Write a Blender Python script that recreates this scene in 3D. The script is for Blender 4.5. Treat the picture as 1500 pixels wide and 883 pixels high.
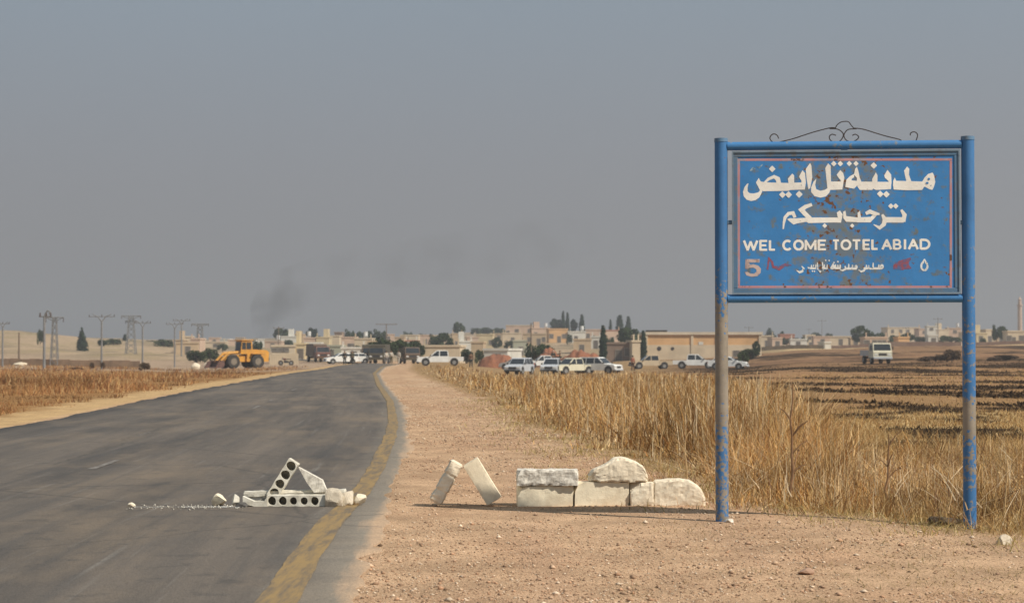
import bpy, bmesh, math, random
import numpy as np
from mathutils import Vector, Matrix, Euler
from mathutils.geometry import tessellate_polygon
R = math.radians
for o in list(bpy.data.objects):
    bpy.data.objects.remove(o)
scene = bpy.context.scene
C = scene.collection
random.seed(7)
rng = np.random.default_rng(11)

# ------------------------------------------------------------------ camera
FPX, HOR, CAMZ = 2917.0, 518.0, 1.6           # focal length in photo pixels, horizon row, eye height
PITCH = math.atan((HOR - 441.5) / FPX)
cam_d = bpy.data.cameras.new('camera')
cam = bpy.data.objects.new('camera', cam_d)
C.objects.link(cam)
cam_d.sensor_width = 36.0
cam_d.lens = FPX / 1500 * 36.0
cam_d.clip_start, cam_d.clip_end = 0.1, 30000
cam.location = (0, 0, CAMZ)
cam.rotation_euler = (R(90) + PITCH, 0, 0)
scene.camera = cam
cam_d.dof.use_dof = True          # long lens focused on the sign: the far town goes slightly soft
cam_d.dof.focus_distance = 20.0
cam_d.dof.aperture_fstop = 4.5

# ------------------------------------------------------------------ sky, sun, exposure
SUN = Vector((0.83, -0.53, 1.0)).normalized()
EL = math.asin(SUN.z)
AZ = math.atan2(SUN.x, SUN.y)
w = bpy.data.worlds.new('World')
scene.world = w
w.use_nodes = True
nt = w.node_tree
nt.nodes.clear()
sky = nt.nodes.new('ShaderNodeTexSky')
sky.sky_type = 'NISHITA'
sky.sun_disc = False
sky.sun_elevation = EL
sky.sun_rotation = AZ
sky.air_density = 1.0
sky.dust_density = 4.0
sky.ozone_density = 1.2
hs = nt.nodes.new('ShaderNodeHueSaturation')
hs.inputs['Saturation'].default_value = 0.8
mx = nt.nodes.new('ShaderNodeMix')
mx.data_type = 'RGBA'
mx.inputs[0].default_value = 0.86
# even dust veil over the whole sky: neutral grey low down, grey-blue higher up
geo = nt.nodes.new('ShaderNodeTexCoord'); sep = nt.nodes.new('ShaderNodeSeparateXYZ'); vr = nt.nodes.new('ShaderNodeValToRGB')
nt.links.new(geo.outputs['Generated'], sep.inputs[0]); nt.links.new(sep.outputs[2], vr.inputs[0])
vr.color_ramp.elements[0].position = 0.0; vr.color_ramp.elements[0].color = (.312, .292, .296, 1)
vr.color_ramp.elements[1].position = 0.20; vr.color_ramp.elements[1].color = (.31, .405, .495, 1)
_k = vr.color_ramp.elements.new(0.09); _k.color = (.325, .342, .385, 1)
vs_ = nt.nodes.new('ShaderNodeVectorMath'); vs_.operation = 'SCALE'; vs_.inputs['Scale'].default_value = 10.0
wn = nt.nodes.new('ShaderNodeTexNoise'); wn.inputs['Scale'].default_value = 2.2; wn.inputs['Detail'].default_value = 4
nt.links.new(geo.outputs['Generated'], wn.inputs['Vector'])
wm = nt.nodes.new('ShaderNodeMapRange'); wm.inputs[1].default_value = .3; wm.inputs[2].default_value = .7; wm.inputs[3].default_value = 9.6; wm.inputs[4].default_value = 10.4
nt.links.new(wn.outputs[0], wm.inputs[0]); nt.links.new(wm.outputs[0], vs_.inputs['Scale'])
nt.links.new(vr.outputs[0], vs_.inputs[0]); nt.links.new(vs_.outputs[0], mx.inputs[7])
bg = nt.nodes.new('ShaderNodeBackground')
bg.inputs['Strength'].default_value = 0.085
out = nt.nodes.new('ShaderNodeOutputWorld')
L = nt.links.new
L(sky.outputs[0], hs.inputs['Color'])
L(hs.outputs[0], mx.inputs[6])
L(mx.outputs[2], bg.inputs['Color'])
L(bg.outputs[0], out.inputs['Surface'])
sl = bpy.data.lights.new('sun', 'SUN')
sl.energy = 5.0
sl.angle = R(0.6)
sl.color = (1.0, 0.93, 0.82)
so = bpy.data.objects.new('sun', sl)
C.objects.link(so)
so.rotation_euler = (-SUN).to_track_quat('-Z', 'Y').to_euler()
scene.view_settings.view_transform = 'Standard'
scene.view_settings.look = 'None'
scene.view_settings.exposure = 0.0
scene.view_settings.gamma = 1.0
scene.cycles.volume_bounces = 0
scene.cycles.max_bounces = 6
scene.cycles.volume_step_rate = 1.0
scene.cycles.volume_max_steps = 256

# ------------------------------------------------------------------ numeric helpers
def vnoise(x, y, seed=0):
    x = np.asarray(x, float); y = np.asarray(y, float)
    xi = np.floor(x).astype(np.int64); yi = np.floor(y).astype(np.int64)
    xf = x - xi; yf = y - yi
    xf = xf * xf * (3 - 2 * xf); yf = yf * yf * (3 - 2 * yf)
    def h(a, b):
        n = (a * 374761393 + b * 668265263 + seed * 974711) & 0x7fffffff
        n = ((n ^ (n >> 13)) * 1274126177) & 0x7fffffff
        return ((n ^ (n >> 16)) & 0xffff) / 65535.0
    return (h(xi, yi) * (1 - xf) + h(xi + 1, yi) * xf) * (1 - yf) + (h(xi, yi + 1) * (1 - xf) + h(xi + 1, yi + 1) * xf) * yf

def fbm(x, y, seed=0, o=4):
    s = 0; a = 0.5; t = 0
    for k in range(o):
        s = s + a * vnoise(x * 2 ** k, y * 2 ** k, seed + k * 17); t += a; a *= 0.5
    return s / t

def sstep(a, b, x):
    t = np.clip((x - a) / (b - a), 0, 1)
    return t * t * (3 - 2 * t)

# ------------------------------------------------------------------ terrain height
PXC = np.array([-300, 0, 150, 300, 450, 560, 650, 750, 850, 950, 1050, 1200, 1350, 1500, 1800], float)
YR = np.array([110, 150, 205, 250, 350, 450, 600, 800, 1100, 1600, 3000, 7000], float)
SCR = np.array([   # screen row at which the ground of each bearing stands, per distance
 [560.4]*15,
 [549,549,549,550,549,549,550,554.8,554.5,553,551,548,547,547,547],
 [538,539,540.5,544,541,538,537,549,549,546,543.5,536,533,532,532],
 [532,534,537,539.5,535,533.5,533.5,541,541,540,538.5,529.5,526,525,525],
 [524,526,528,530,527,529.5,529.5,533,532,527,525,517,513,512,512],
 [498,505,516,520,521,526,525,525,522,518,517,509.5,505.5,504.5,504],
 [480,485,499,510,513,518,513,509,508,509,510,505,503,502.5,502],
 [478,485.5,496.5,503,504,506,498,490,489,500,504,502,501.5,501.5,501],
 [484,489,499.5,499.5,495,498,490,484,485,495,501,500.5,500,500,500],
 [490,494,499,498,496,496,492,488,489,496,499.5,499.5,499.5,499.5,499],
 [500]*15,
 [508]*15], float)
ZT = CAMZ - (SCR - HOR) / FPX * YR[:, None]
ZT[0] = 0
LY = np.log(YR)
def H(x, y):
    x = np.asarray(x, float); y = np.asarray(y, float)
    yy = np.clip(y, 20, None)
    px = np.clip(750 + FPX * x / yy, PXC[0], PXC[-1] - 1e-6)
    ly = np.clip(np.log(yy), LY[0], LY[-1] - 1e-9)
    i = np.clip(np.searchsorted(PXC, px, 'right') - 1, 0, len(PXC) - 2)
    j = np.clip(np.searchsorted(LY, ly, 'right') - 1, 0, len(LY) - 2)
    a = (px - PXC[i]) / (PXC[i + 1] - PXC[i]); b = (ly - LY[j]) / (LY[j + 1] - LY[j])
    a = a * a * (3 - 2 * a)
    z = (ZT[j, i] * (1 - a) + ZT[j, i + 1] * a) * (1 - b) + (ZT[j + 1, i] * (1 - a) + ZT[j + 1, i + 1] * a) * b
    z = z - 0.045 * sstep(2.6, 4.4, x) * sstep(60, 30, y)
    return z
def Hs(x, y):
    return float(H(x, y))

def ray(px, py):
    v = Vector(((px - 750) / FPX, 0, 0)) + Vector((0, math.cos(PITCH), math.sin(PITCH))) + Vector((0, -math.sin(PITCH), math.cos(PITCH))) * ((441.5 - py) / FPX)
    return v / v.y                      # per metre of forward distance
def at(px, py, Y):
    return Vector((0, 0, CAMZ)) + ray(px, py) * Y
def gnd(px, py, y0=8.0):
    v = ray(px, py); y = y0
    while y < 6000:
        if CAMZ + v.z * y <= Hs(v.x * y, y):
            return Vector((v.x * y, y, Hs(v.x * y, y)))
        y *= 1.002
    return Vector((v.x * y, y, Hs(v.x * y, y)))

# ------------------------------------------------------------------ materials
def mat(name, c1, c2=None, scale=4.0, rough=0.85, bump=0.0, detail=5.0, metal=0.0, bscale=None, lo=0.35, hi=0.65, spec=0.3, coord='Object', stretch=None):
    m = bpy.data.materials.new(name); m.use_nodes = True
    n = m.node_tree.nodes; l = m.node_tree.links.new
    b = n['Principled BSDF']
    b.inputs['Roughness'].default_value = rough
    b.inputs['Metallic'].default_value = metal
    b.inputs['Specular IOR Level'].default_value = spec
    tc = n.new('ShaderNodeTexCoord')
    nz = n.new('ShaderNodeTexNoise'); nz.inputs['Scale'].default_value = scale; nz.inputs['Detail'].default_value = detail
    nz.inputs['Roughness'].default_value = 0.62
    if stretch:
        mp_ = n.new('ShaderNodeMapping'); mp_.inputs['Scale'].default_value = stretch; l(tc.outputs[coord], mp_.inputs[0]); l(mp_.outputs[0], nz.inputs['Vector'])
    else: l(tc.outputs[coord], nz.inputs['Vector'])
    rp = n.new('ShaderNodeValToRGB')
    rp.color_ramp.elements[0].position = lo; rp.color_ramp.elements[1].position = hi
    rp.color_ramp.elements[0].color = (*c1, 1); rp.color_ramp.elements[1].color = (*(c2 or [v * 0.8 for v in c1]), 1)
    l(nz.outputs[0], rp.inputs[0]); l(rp.outputs[0], b.inputs['Base Color'])
    if bump:
        n2 = n.new('ShaderNodeTexNoise'); n2.inputs['Scale'].default_value = bscale or scale * 4; n2.inputs['Detail'].default_value = 4
        l(tc.outputs[coord], n2.inputs['Vector'])
        bp = n.new('ShaderNodeBump'); bp.inputs['Strength'].default_value = 0.8; bp.inputs['Distance'].default_value = bump
        l(n2.outputs[0], bp.inputs['Height']); l(bp.outputs[0], b.inputs['Normal'])
    return m

def attr_mat(name, rough=0.9, noise=(0.75, 1.2), scale=30, translucent=0.0):
    m = bpy.data.materials.new(name); m.use_nodes = True
    n = m.node_tree.nodes; l = m.node_tree.links.new
    b = n['Principled BSDF']; b.inputs['Roughness'].default_value = rough; b.inputs['Specular IOR Level'].default_value = 0.0
    at_ = n.new('ShaderNodeAttribute'); at_.attribute_name = 'Col'
    tc = n.new('ShaderNodeTexCoord'); nz = n.new('ShaderNodeTexNoise'); nz.inputs['Scale'].default_value = scale
    l(tc.outputs['Object'], nz.inputs['Vector'])
    mr = n.new('ShaderNodeMapRange'); mr.inputs[1].default_value = 0.3; mr.inputs[2].default_value = 0.7
    mr.inputs[3].default_value, mr.inputs[4].default_value = noise
    l(nz.outputs[0], mr.inputs[0])
    mu = n.new('ShaderNodeVectorMath'); mu.operation = 'SCALE'
    l(at_.outputs['Color'], mu.inputs[0]); l(mr.outputs[0], mu.inputs['Scale'])
    l(mu.outputs[0], b.inputs['Base Color'])
    if translucent:
        tr = n.new('ShaderNodeBsdfTranslucent'); ms = n.new('ShaderNodeMixShader'); ms.inputs[0].default_value = translucent
        l(mu.outputs[0], tr.inputs['Color']); l(b.outputs[0], ms.inputs[1]); l(tr.outputs[0], ms.inputs[2])
        l(ms.outputs[0], n['Material Output'].inputs['Surface'])
    return m

# ------------------------------------------------------------------ mesh helpers
def tag(o, label=None, cat=None, group=None, kind=None):
    if label: o['label'] = label
    if cat: o['category'] = cat
    if group: o['group'] = group
    if kind: o['kind'] = kind
    return o
def empty(name, loc, rz=0.0):
    o = bpy.data.objects.new(name, None); C.objects.link(o)
    o.location = loc; o.rotation_euler = (0, 0, rz); o.empty_display_size = 0.2
    return o
def link(name, me, parent=None, loc=None):
    o = bpy.data.objects.new(name, me); C.objects.link(o)
    if parent: o.parent = parent
    if loc is not None: o.location = loc
    return o
def copy_tree(o, parent=None):
    c = o.copy(); C.objects.link(c); c.parent = parent
    for ch in [k for k in bpy.data.objects if k.parent == o]:
        copy_tree(ch, c)
    return c

class MB:
    def __init__(s): s.v = []; s.f = []
    def add(s, vs, fs):
        b = len(s.v); s.v += [tuple(p) for p in vs]; s.f += [tuple(b + i for i in f) for f in fs]
        return s
    def box(s, x0, x1, y0, y1, z0, z1, M=None, ch=0.0):
        if ch:
            bm = bmesh.new(); bmesh.ops.create_cube(bm, size=1)
            for v in bm.verts:
                v.co = Vector(((x0 + x1) / 2 + v.co.x * (x1 - x0), (y0 + y1) / 2 + v.co.y * (y1 - y0), (z0 + z1) / 2 + v.co.z * (z1 - z0)))
            bmesh.ops.bevel(bm, geom=bm.edges[:], offset=ch, segments=1, affect='EDGES')
            bm.verts.index_update()
            vs = [v.co.copy() for v in bm.verts]; fs = [[v.index for v in f.verts] for f in bm.faces]; bm.free()
        else:
            vs = [Vector(p) for p in ((x0,y0,z0),(x1,y0,z0),(x1,y1,z0),(x0,y1,z0),(x0,y0,z1),(x1,y0,z1),(x1,y1,z1),(x0,y1,z1))]
            fs = [(0,3,2,1),(4,5,6,7),(0,1,5,4),(1,2,6,5),(2,3,7,6),(3,0,4,7)]
        if M is not None: vs = [M @ v for v in vs]
        return s.add(vs, fs)
    def prism(s, poly, y0, y1, taper=0.0):   # side profile (x,z) extruded along y; upper points drawn in by taper
        n = len(poly); zs = [p[1] for p in poly]; lo, hi = min(zs), max(zs)
        def k(p): return taper * (p[1] - lo) / max(1e-6, hi - lo)
        vs = [(p[0], y0 + k(p), p[1]) for p in poly] + [(p[0], y1 - k(p), p[1]) for p in poly]
        fs = [tuple(range(n)), tuple(range(2 * n - 1, n - 1, -1))] + [(i + n, (i + 1) % n + n, (i + 1) % n, i)for i in range(n)]
        return s.add(vs, fs)
    def tube(s, pts, r, n=8, caps=True):
        pts = [Vector(p) for p in pts]; m = len(pts)
        rr = r if isinstance(r, (list, tuple)) else [r] * m
        vs = []; fs = []; ref = None
        for i, p in enumerate(pts):
            d = (pts[min(i + 1, m - 1)] - pts[max(i - 1, 0)]).normalized()
            if ref is None: ref = d.orthogonal().normalized()
            ref = (ref - d * ref.dot(d)).normalized(); q = d.cross(ref)
            for k in range(n):
                a = 2 * math.pi * k / n
                vs.append(p + (ref * math.cos(a) + q * math.sin(a)) * rr[i])
        for i in range(m - 1):
            for k in range(n):
                fs.append((i*n+k, i*n+(k+1)%n, (i+1)*n+(k+1)%n, (i+1)*n+k))
        if caps: fs += [tuple(range(n - 1, -1, -1)), tuple(range((m-1)*n, m*n))]
        return s.add(vs, fs)
    def cyl(s, c, axis, r, h, n=16, r2=None):
        c = Vector(c); a = Vector(axis).normalized()
        return s.tube([c - a * h / 2, c + a * h / 2], [r, r if r2 is None else r2], n)
    def build(s, name, m, parent=None, loc=None, smooth=False, rz=None):
        me = bpy.data.meshes.new(name); me.from_pydata(s.v, [], s.f)
        for k in (m if isinstance(m, (list, tuple)) else [m]): me.materials.append(k)
        if smooth: me.polygons.foreach_set('use_smooth', [True] * len(me.polygons))
        me.update()
        bm = bmesh.new(); bm.from_mesh(me); bmesh.ops.recalc_face_normals(bm, faces=bm.faces[:]); bm.to_mesh(me); bm.free()
        if smooth:
            try: me.set_sharp_from_angle(angle=R(40))
            except Exception: pass
        o = link(name, me, parent, loc)
        if rz is not None: o.rotation_euler = (0, 0, rz)
        return o

def rock_mesh(sx, sy, sz, seed, jag=0.18, flat=.55, sub=3, np_=14, dl=.6):
    """lump with broken facets; base flattened at z=0"""
    bm = bmesh.new(); bmesh.ops.create_icosphere(bm, subdivisions=sub, radius=1.0)
    r = random.Random(seed)
    planes = [(Vector((r.gauss(0, 1), r.gauss(0, 1), r.gauss(0, 1))).normalized(), r.uniform(dl, 0.88)) for _ in range(np_)]
    for v in bm.verts:
        c = v.co
        for nrm, d in planes:
            e = c.dot(nrm) - d
            if e > 0: c = c - nrm * e
        c = c * (1 + r.uniform(-jag, jag) * 0.18)
        z = c.z * sz
        if z < -sz * flat: z = -sz * flat
        v.co = Vector((c.x * sx, c.y * sy, z + sz * flat))
    return bm

def block_mesh(lx, ly, lz, seed, cell=.028, rough=0.002, chips=2, wear=.008, prof=None):
    """hewn block on an even grid: worn edges, chipped corners, slightly uneven faces; base at z=0"""
    nx_, ny_, nz_ = (max(2, int(round(q / cell))) for q in (lx, ly, lz))
    bm = bmesh.new(); r = random.Random(seed); vd = {}
    cs = [(Vector((r.choice((-1, 1)) * .5 * lx, -.5 * ly, r.choice((0, 1, 1)) * lz)), r.uniform(.25, .55) * min(lx, ly, lz)) for _ in range(chips)]
    off = r.uniform(0, 50)
    def vert(i, j, k):
        if (i, j, k) in vd: return vd[i, j, k]
        c = Vector((lx * (i / nx_ - .5), ly * (j / ny_ - .5), lz * k / nz_))
        e = (i in (0, nx_)) + (j in (0, ny_)) + (k in (0, nz_))
        mid = Vector((0, 0, lz / 2))
        n3 = Vector([float(fbm(np.array(c.x * 14 + off + q * 7), np.array(c.z * 14 + c.y * 9 + q * 3), seed + q, 3)) - .5 for q in range(3)])
        if prof: u_ = c.x / lx + .5; kz = float(np.interp(u_, *prof)); c.z *= kz; c.y *= .75 + .25 * kz * (1 - .3 * c.z / lz)
        if e >= 2: c = c + (mid - c).normalized() * (wear * (.4 + 1.6 * r.random()))
        for p, rad in cs:
            d = (c - p).length
            if d < rad: c = c + (mid - p).normalized() * (rad - d) * 0.5
        c = c + n3 * rough * 5 + Vector((r.uniform(-1, 1), r.uniform(-1, 1), r.uniform(-1, 1))) * rough * .5
        vd[i, j, k] = bm.verts.new(c); return vd[i, j, k]
    for i in range(nx_):
        for j in range(ny_):
            for k in (0, nz_): bm.faces.new([vert(i, j, k), vert(i+1, j, k), vert(i+1, j+1, k), vert(i, j+1, k)])
    for i in range(nx_):
        for k in range(nz_):
            for j in (0, ny_): bm.faces.new([vert(i, j, k), vert(i+1, j, k), vert(i+1, j, k+1), vert(i, j, k+1)])
    for j in range(ny_):
        for k in range(nz_):
            for i in (0, nx_): bm.faces.new([vert(i, j, k), vert(i, j+1, k), vert(i, j+1, k+1), vert(i, j, k+1)])
    return bm

def bm_obj(name, bm, m, parent=None, loc=None, rot=None, smooth=False):
    bmesh.ops.recalc_face_normals(bm, faces=bm.faces[:])
    me = bpy.data.meshes.new(name); bm.to_mesh(me); bm.free(); me.materials.append(m)
    if smooth: me.polygons.foreach_set('use_smooth', [True] * len(me.polygons))
    o = link(name, me, parent, loc)
    if rot is not None: o.rotation_euler = rot
    return o

# ------------------------------------------------------------------ ground layout curves (metres, from the road's course)
def road_r(y):
    return np.interp(y, RRY, RRX)
def road_l(y):
    return np.interp(y, RLY, RLX)
rr = [gnd(*p) for p in ((515,883),(533,810),(548,770),(575,735),(588,700),(597,650),(598,620),(589,590),(566,565),(556,548),(566,538),(585,534.5))]
rl = [gnd(*p) for p in ((0,631),(120,606),(250,579),(350,561),(430,547),(495,537),(535,533))]
RRY = [-80, 0, 8] + [p.y for p in rr] + [rr[-1].y + 120]
RRX = [-0.7, -0.85, -0.95] + [p.x for p in rr] + [rr[-1].x - 25]
RLY = [-80, 0, 20, 32] + [p.y for p in rl] + [rl[-1].y + 120]
RLX = [-9.3, -9.4, -9.7, -10.2] + [p.x for p in rl] + [rl[-1].x - 30]
GBY = [-60, 10, 16, 17.5, 18.9, 19.9, 20.8, 26.4, 32.4, 45, 63, 111, 185, 260, 400]
GBX = [9, 7, 5.6, 4.6, 3.95, 3.1, 2.3, 1.9, 1.22, .15, -.65, -4.2, -9.6, -13, -20]
def gb(y): return np.interp(y, GBY, GBX)

# ------------------------------------------------------------------ ground sheet
def axis_y():
    ys = list(np.arange(-60, 8, 4.0)); y = 8.0
    while y < 6500: ys.append(y); y += max(0.16, y * 0.0095)
    return np.array(ys)
def axis_x():
    a = [0.0]
    while a[-1] < 3200: a.append(a[-1] + max(0.16, (a[-1] - 6) * 0.016))
    a = np.array(a); return np.concatenate([-a[:0:-1], a])
YS, XS = axis_y(), axis_x()
GX, GY = np.meshgrid(XS, YS)
PXg = 750 + FPX * GX / np.clip(GY, 5, None)
GZ = H(GX, GY)
offroad = np.clip(np.maximum(GX - road_r(GY), road_l(GY) - GX), 0, 1.0)
GZ = GZ + offroad * (0.020 * (fbm(GX * 1.1, GY * 1.1, 3) - .42)) * np.clip(GY / 20, 1, 3)
GZ = GZ + offroad * sstep(200, 500, GY) * 2.0 * (fbm(GX / 25, GY / 30, 5) - .5)
onroad = (GX < road_r(GY) - .15) & (GX > road_l(GY) + .15) & (GY < 380)
GZ[onroad] -= 0.06 + 0.0006 * GY[onroad]
def lerp(a, b, t): return a * (1 - t[..., None]) + np.array(b) * t[..., None]
col = np.zeros(GX.shape + (3,)) + np.array((.46, .305, .19))              # gravelly sand
n1 = fbm(GX * .25, GY * .12, 21); n2 = fbm(GX * 1.7, GY * .9, 31); n3 = fbm(GX / 9, GY / 14, 41)
col = lerp(col, (.36, .23, .145), sstep(.45, .7, n2) * .35)
col = lerp(col, (.50, .36, .24), sstep(.5, .7, n1) * .6)
col = lerp(col, (.36, .21, .125), sstep(.50, .66, fbm(GX * .8 + 9, GY * .25, 61)) * .35)
for off_, wd_ in ((1.2, .28), (2.9, .28)):       # faint wheel ruts along the verge
    dd = np.abs(GX - road_r(GY) - off_ - .3 * np.sin(GY * .05)); col = lerp(col, (.40, .255, .165), sstep(wd_, 0, dd) * .5 * sstep(.35, .6, fbm(GX * .5, GY * .15, 62)))
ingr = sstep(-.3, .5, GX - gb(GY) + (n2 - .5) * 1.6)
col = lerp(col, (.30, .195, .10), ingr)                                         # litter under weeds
# burnt stubble on the right: scorched bands and blots
BURN = [gnd(px, py) for px, py in ((1322,597),(1285,590),(1375,603),(1410,633),(1470,640),(1365,629),(1308,655),(1345,649),(1440,618),(1215,588),(1490,600),(1330,575),(1450,580))]
BSZ = [(1.5,2.6),(.9,1.6),(.7,1.8),(1.7,1.9),(1.7,1.6),(1.1,1.3),(1.0,1.2),(.8,1.0),(.8,1.4),(1.0,2),(.9,2),(2.2,4),(2.0,4)]
def burnf(x, y):
    nb = .62 * fbm(x * .13 + 3, y * .115, 57, 6) + .38 * fbm(x * .045 + 11, y * .03, 58, 3)
    thr = np.interp(y, [26, 40, 60, 110, 200, 300, 400], [.66, .585, .525, .455, .455, .50, .58])
    ns = fbm(x * 1.1, y * .8, 99); m_ = sstep(thr, thr + .05, nb + (ns - .5) * .26)
    for q, (sx, sy) in zip(BURN, BSZ):
        d = np.sqrt(((x - q.x) / sx) ** 2 + ((y - q.y) / sy) ** 2) + (ns - .5) * 1.5
        m_ = np.maximum(m_, sstep(1.05, .8, d))
    return m_
field = sstep(1130, 1230, PXg + (n1 - .5) * 120) * sstep(22, 28, GY) * ingr
field2 = sstep(930, 1080, PXg) * sstep(90, 130, GY) * ingr
field = np.maximum(field, field2) * sstep(425, 395, GY)
col = lerp(col, (.28, .17, .085), field)
col = lerp(col, (.47, .34, .17), field * sstep(.52, .60, fbm(GX * .11 + 40, GY * .12, 83)) * .65 * sstep(150, 60, GY))
col = lerp(col, (.31, .18, .095), field * sstep(60, 120, GY) * .7)
col = lerp(col, (.235, .14, .078), field * sstep(150, 220, GY) * .85)
burn = burnf(GX, GY) * field
col = lerp(col, (.045, .03, .02), burn * .95)
col = lerp(col, (.30, .17, .10), sstep(.55, .68, fbm(GX / 18, GY / 22, 77)) * field * sstep(120, 230, GY) * .4)
pale = sstep(395, 405, GY) * sstep(520, 470, GY) * sstep(1090, 1180, PXg)
col = lerp(col, (.50, .36, .19), pale)
# left side
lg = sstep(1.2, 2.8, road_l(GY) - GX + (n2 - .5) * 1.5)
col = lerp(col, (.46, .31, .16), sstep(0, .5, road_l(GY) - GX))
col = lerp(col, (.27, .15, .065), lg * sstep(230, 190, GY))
dirt = lg * sstep(170, 210, GY) * (PXg < 620)
col = lerp(col, (.36, .26, .18), dirt)
col = lerp(col, (.20, .14, .10), dirt * sstep(.55, .65, n3) * .7)
# slopes and town ground
far = sstep(330, 420, GY) * (1 - field) * (PXg < 1150)
ft = fbm(GX / 14, GY / 30, 91)
fc = lerp(np.zeros(GX.shape + (3,)) + np.array((.39, .285, .185)), (.26, .20, .13), sstep(.45, .62, ft))
fc = lerp(fc, (.30, .23, .13), sstep(.52, .60, fbm(GX / 6, GY / 22, 191)) * .7)
col = col * (1 - far[..., None]) + fc * far[..., None]
ff = sstep(430, 520, GY) * sstep(1090, 1200, PXg)
col = lerp(col, (.42, .31, .21), ff)
me = bpy.data.meshes.new('ground')
ny, nx = GX.shape
idx = np.arange(ny * nx).reshape(ny, nx)
quads = np.stack([idx[:-1, :-1], idx[:-1, 1:], idx[1:, 1:], idx[1:, :-1]], -1).reshape(-1, 4)
def np_mesh(name, V, F, cols=None, smooth=False):
    me = bpy.data.meshes.new(name)
    V = np.asarray(V, np.float32); F = np.asarray(F, np.int32); k = F.shape[1]
    me.vertices.add(len(V)); me.vertices.foreach_set('co', V.ravel())
    me.loops.add(F.size); me.loops.foreach_set('vertex_index', F.ravel())
    me.polygons.add(len(F)); me.polygons.foreach_set('loop_start', np.arange(0, F.size, k, dtype=np.int32))
    try: me.polygons.foreach_set('loop_total', np.full(len(F), k, np.int32))
    except Exception: pass
    if cols is not None:
        a = me.color_attributes.new('Col', 'FLOAT_COLOR', 'POINT')
        c4 = np.ones((len(V), 4), np.float32); c4[:, :3] = cols; a.data.foreach_set('color', c4.ravel())
    if smooth: me.polygons.foreach_set('use_smooth', np.ones(len(F), bool))
    me.update(); me.validate()
    return me
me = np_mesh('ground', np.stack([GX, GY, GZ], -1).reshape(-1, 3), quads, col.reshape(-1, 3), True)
def ground_mat():
    m = attr_mat('ground_earth', 0.95, (0.8, 1.18), 1.3)
    n = m.node_tree.nodes; l = m.node_tree.links.new
    b = n['Principled BSDF']; tc = [k for k in n if k.type == 'TEX_COORD'][0]
    base = b.inputs['Base Color'].links[0].from_socket
    # pebbly speckle: two sizes of cells, each cell its own tone
    prev = base
    for sc, lo, hi in ((150, .60, 1.40), (60, .80, 1.20)):
        vo = n.new('ShaderNodeTexVoronoi'); vo.inputs['Scale'].default_value = sc
        l(tc.outputs['Object'], vo.inputs['Vector'])
        sx = n.new('ShaderNodeSeparateColor'); l(vo.outputs['Color'], sx.inputs[0])
        mr = n.new('ShaderNodeMapRange'); mr.inputs[3].default_value = lo; mr.inputs[4].default_value = hi
        l(sx.outputs[0], mr.inputs[0])
        mu = n.new('ShaderNodeVectorMath'); mu.operation = 'SCALE'
        l(prev, mu.inputs[0]); l(mr.outputs[0], mu.inputs['Scale']); prev = mu.outputs[0]
    l(prev, b.inputs['Base Color'])
    n2 = n.new('ShaderNodeTexNoise'); n2.inputs['Scale'].default_value = 120; n2.inputs['Detail'].default_value = 4; n2.inputs['Roughness'].default_value = .6
    l(tc.outputs['Object'], n2.inputs['Vector'])
    bp = n.new('ShaderNodeBump'); bp.inputs['Distance'].default_value = .004; bp.inputs['Strength'].default_value = .6
    l(n2.outputs[0], bp.inputs['Height']); l(bp.outputs[0], b.inputs['Normal'])
    return m
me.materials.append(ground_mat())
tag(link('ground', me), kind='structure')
def Gz(x, y):
    i = min(max(np.searchsorted(YS, y) - 1, 0), ny - 2); j = min(max(np.searchsorted(XS, x) - 1, 0), nx - 2)
    a = (x - XS[j]) / (XS[j+1] - XS[j]); b = (y - YS[i]) / (YS[i+1] - YS[i])
    return float((GZ[i, j] * (1-a) + GZ[i, j+1] * a) * (1-b) + (GZ[i+1, j] * (1-a) + GZ[i+1, j+1] * a) * b)
def GzV(x, y):
    i = np.clip(np.searchsorted(YS, y) - 1, 0, ny - 2); j = np.clip(np.searchsorted(XS, x) - 1, 0, nx - 2)
    a = (x - XS[j]) / (XS[j+1] - XS[j]); b = (y - YS[i]) / (YS[i+1] - YS[i])
    return (GZ[i, j] * (1-a) + GZ[i, j+1] * a) * (1-b) + (GZ[i+1, j] * (1-a) + GZ[i+1, j+1] * a) * b

# ------------------------------------------------------------------ road
def rz_(x, y): return H(x, y) + 0.025 + 0.0004 * np.clip(y - 60, 0, None)
rows = list(np.arange(-60, 8, 2.0)); y = 8.0
while y < 400: rows.append(y); y += max(.05, y * .0035)
rows = np.array(rows)
er = road_r(rows) + (fbm(rows * .45, rows * 0, 9) - .5) * .55 + (fbm(rows * 2.6, rows * 0, 12) - .5) * .15
el_ = road_l(rows) + (fbm(rows * .6, rows * 0 + 4, 19) - .5) * .5
K = 18
T = np.linspace(0, 1, K)
X = el_[:, None] * (1 - T) + er[:, None] * T
Yg = np.repeat(rows[:, None], K, 1)
Z = rz_(X, Yg)
Z[:, 0] -= .12; Z[:, -1] -= .10
X[:, 0] -= .03; X[:, -1] += .02
X[:, 1] = X[:, 0] + .04; X[:, -2] = X[:, -1] - .05
Z[:, -2] = rz_(X[:, -2], rows) - .004
idx = np.arange(len(rows) * K).reshape(len(rows), K)
quads = np.stack([idx[:-1, :-1], idx[:-1, 1:], idx[1:, 1:], idx[1:, :-1]], -1).reshape(-1, 4)
me = np_mesh('road', np.stack([X, Yg, Z], -1).reshape(-1, 3), quads, None, True)
uv = me.uv_layers.new(name='UVMap')
s_along = Yg.ravel(); t_ac = (X - road_r(Yg)).ravel()
vi = np.zeros(len(me.loops), np.int32); me.loops.foreach_get('vertex_index', vi)
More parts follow.
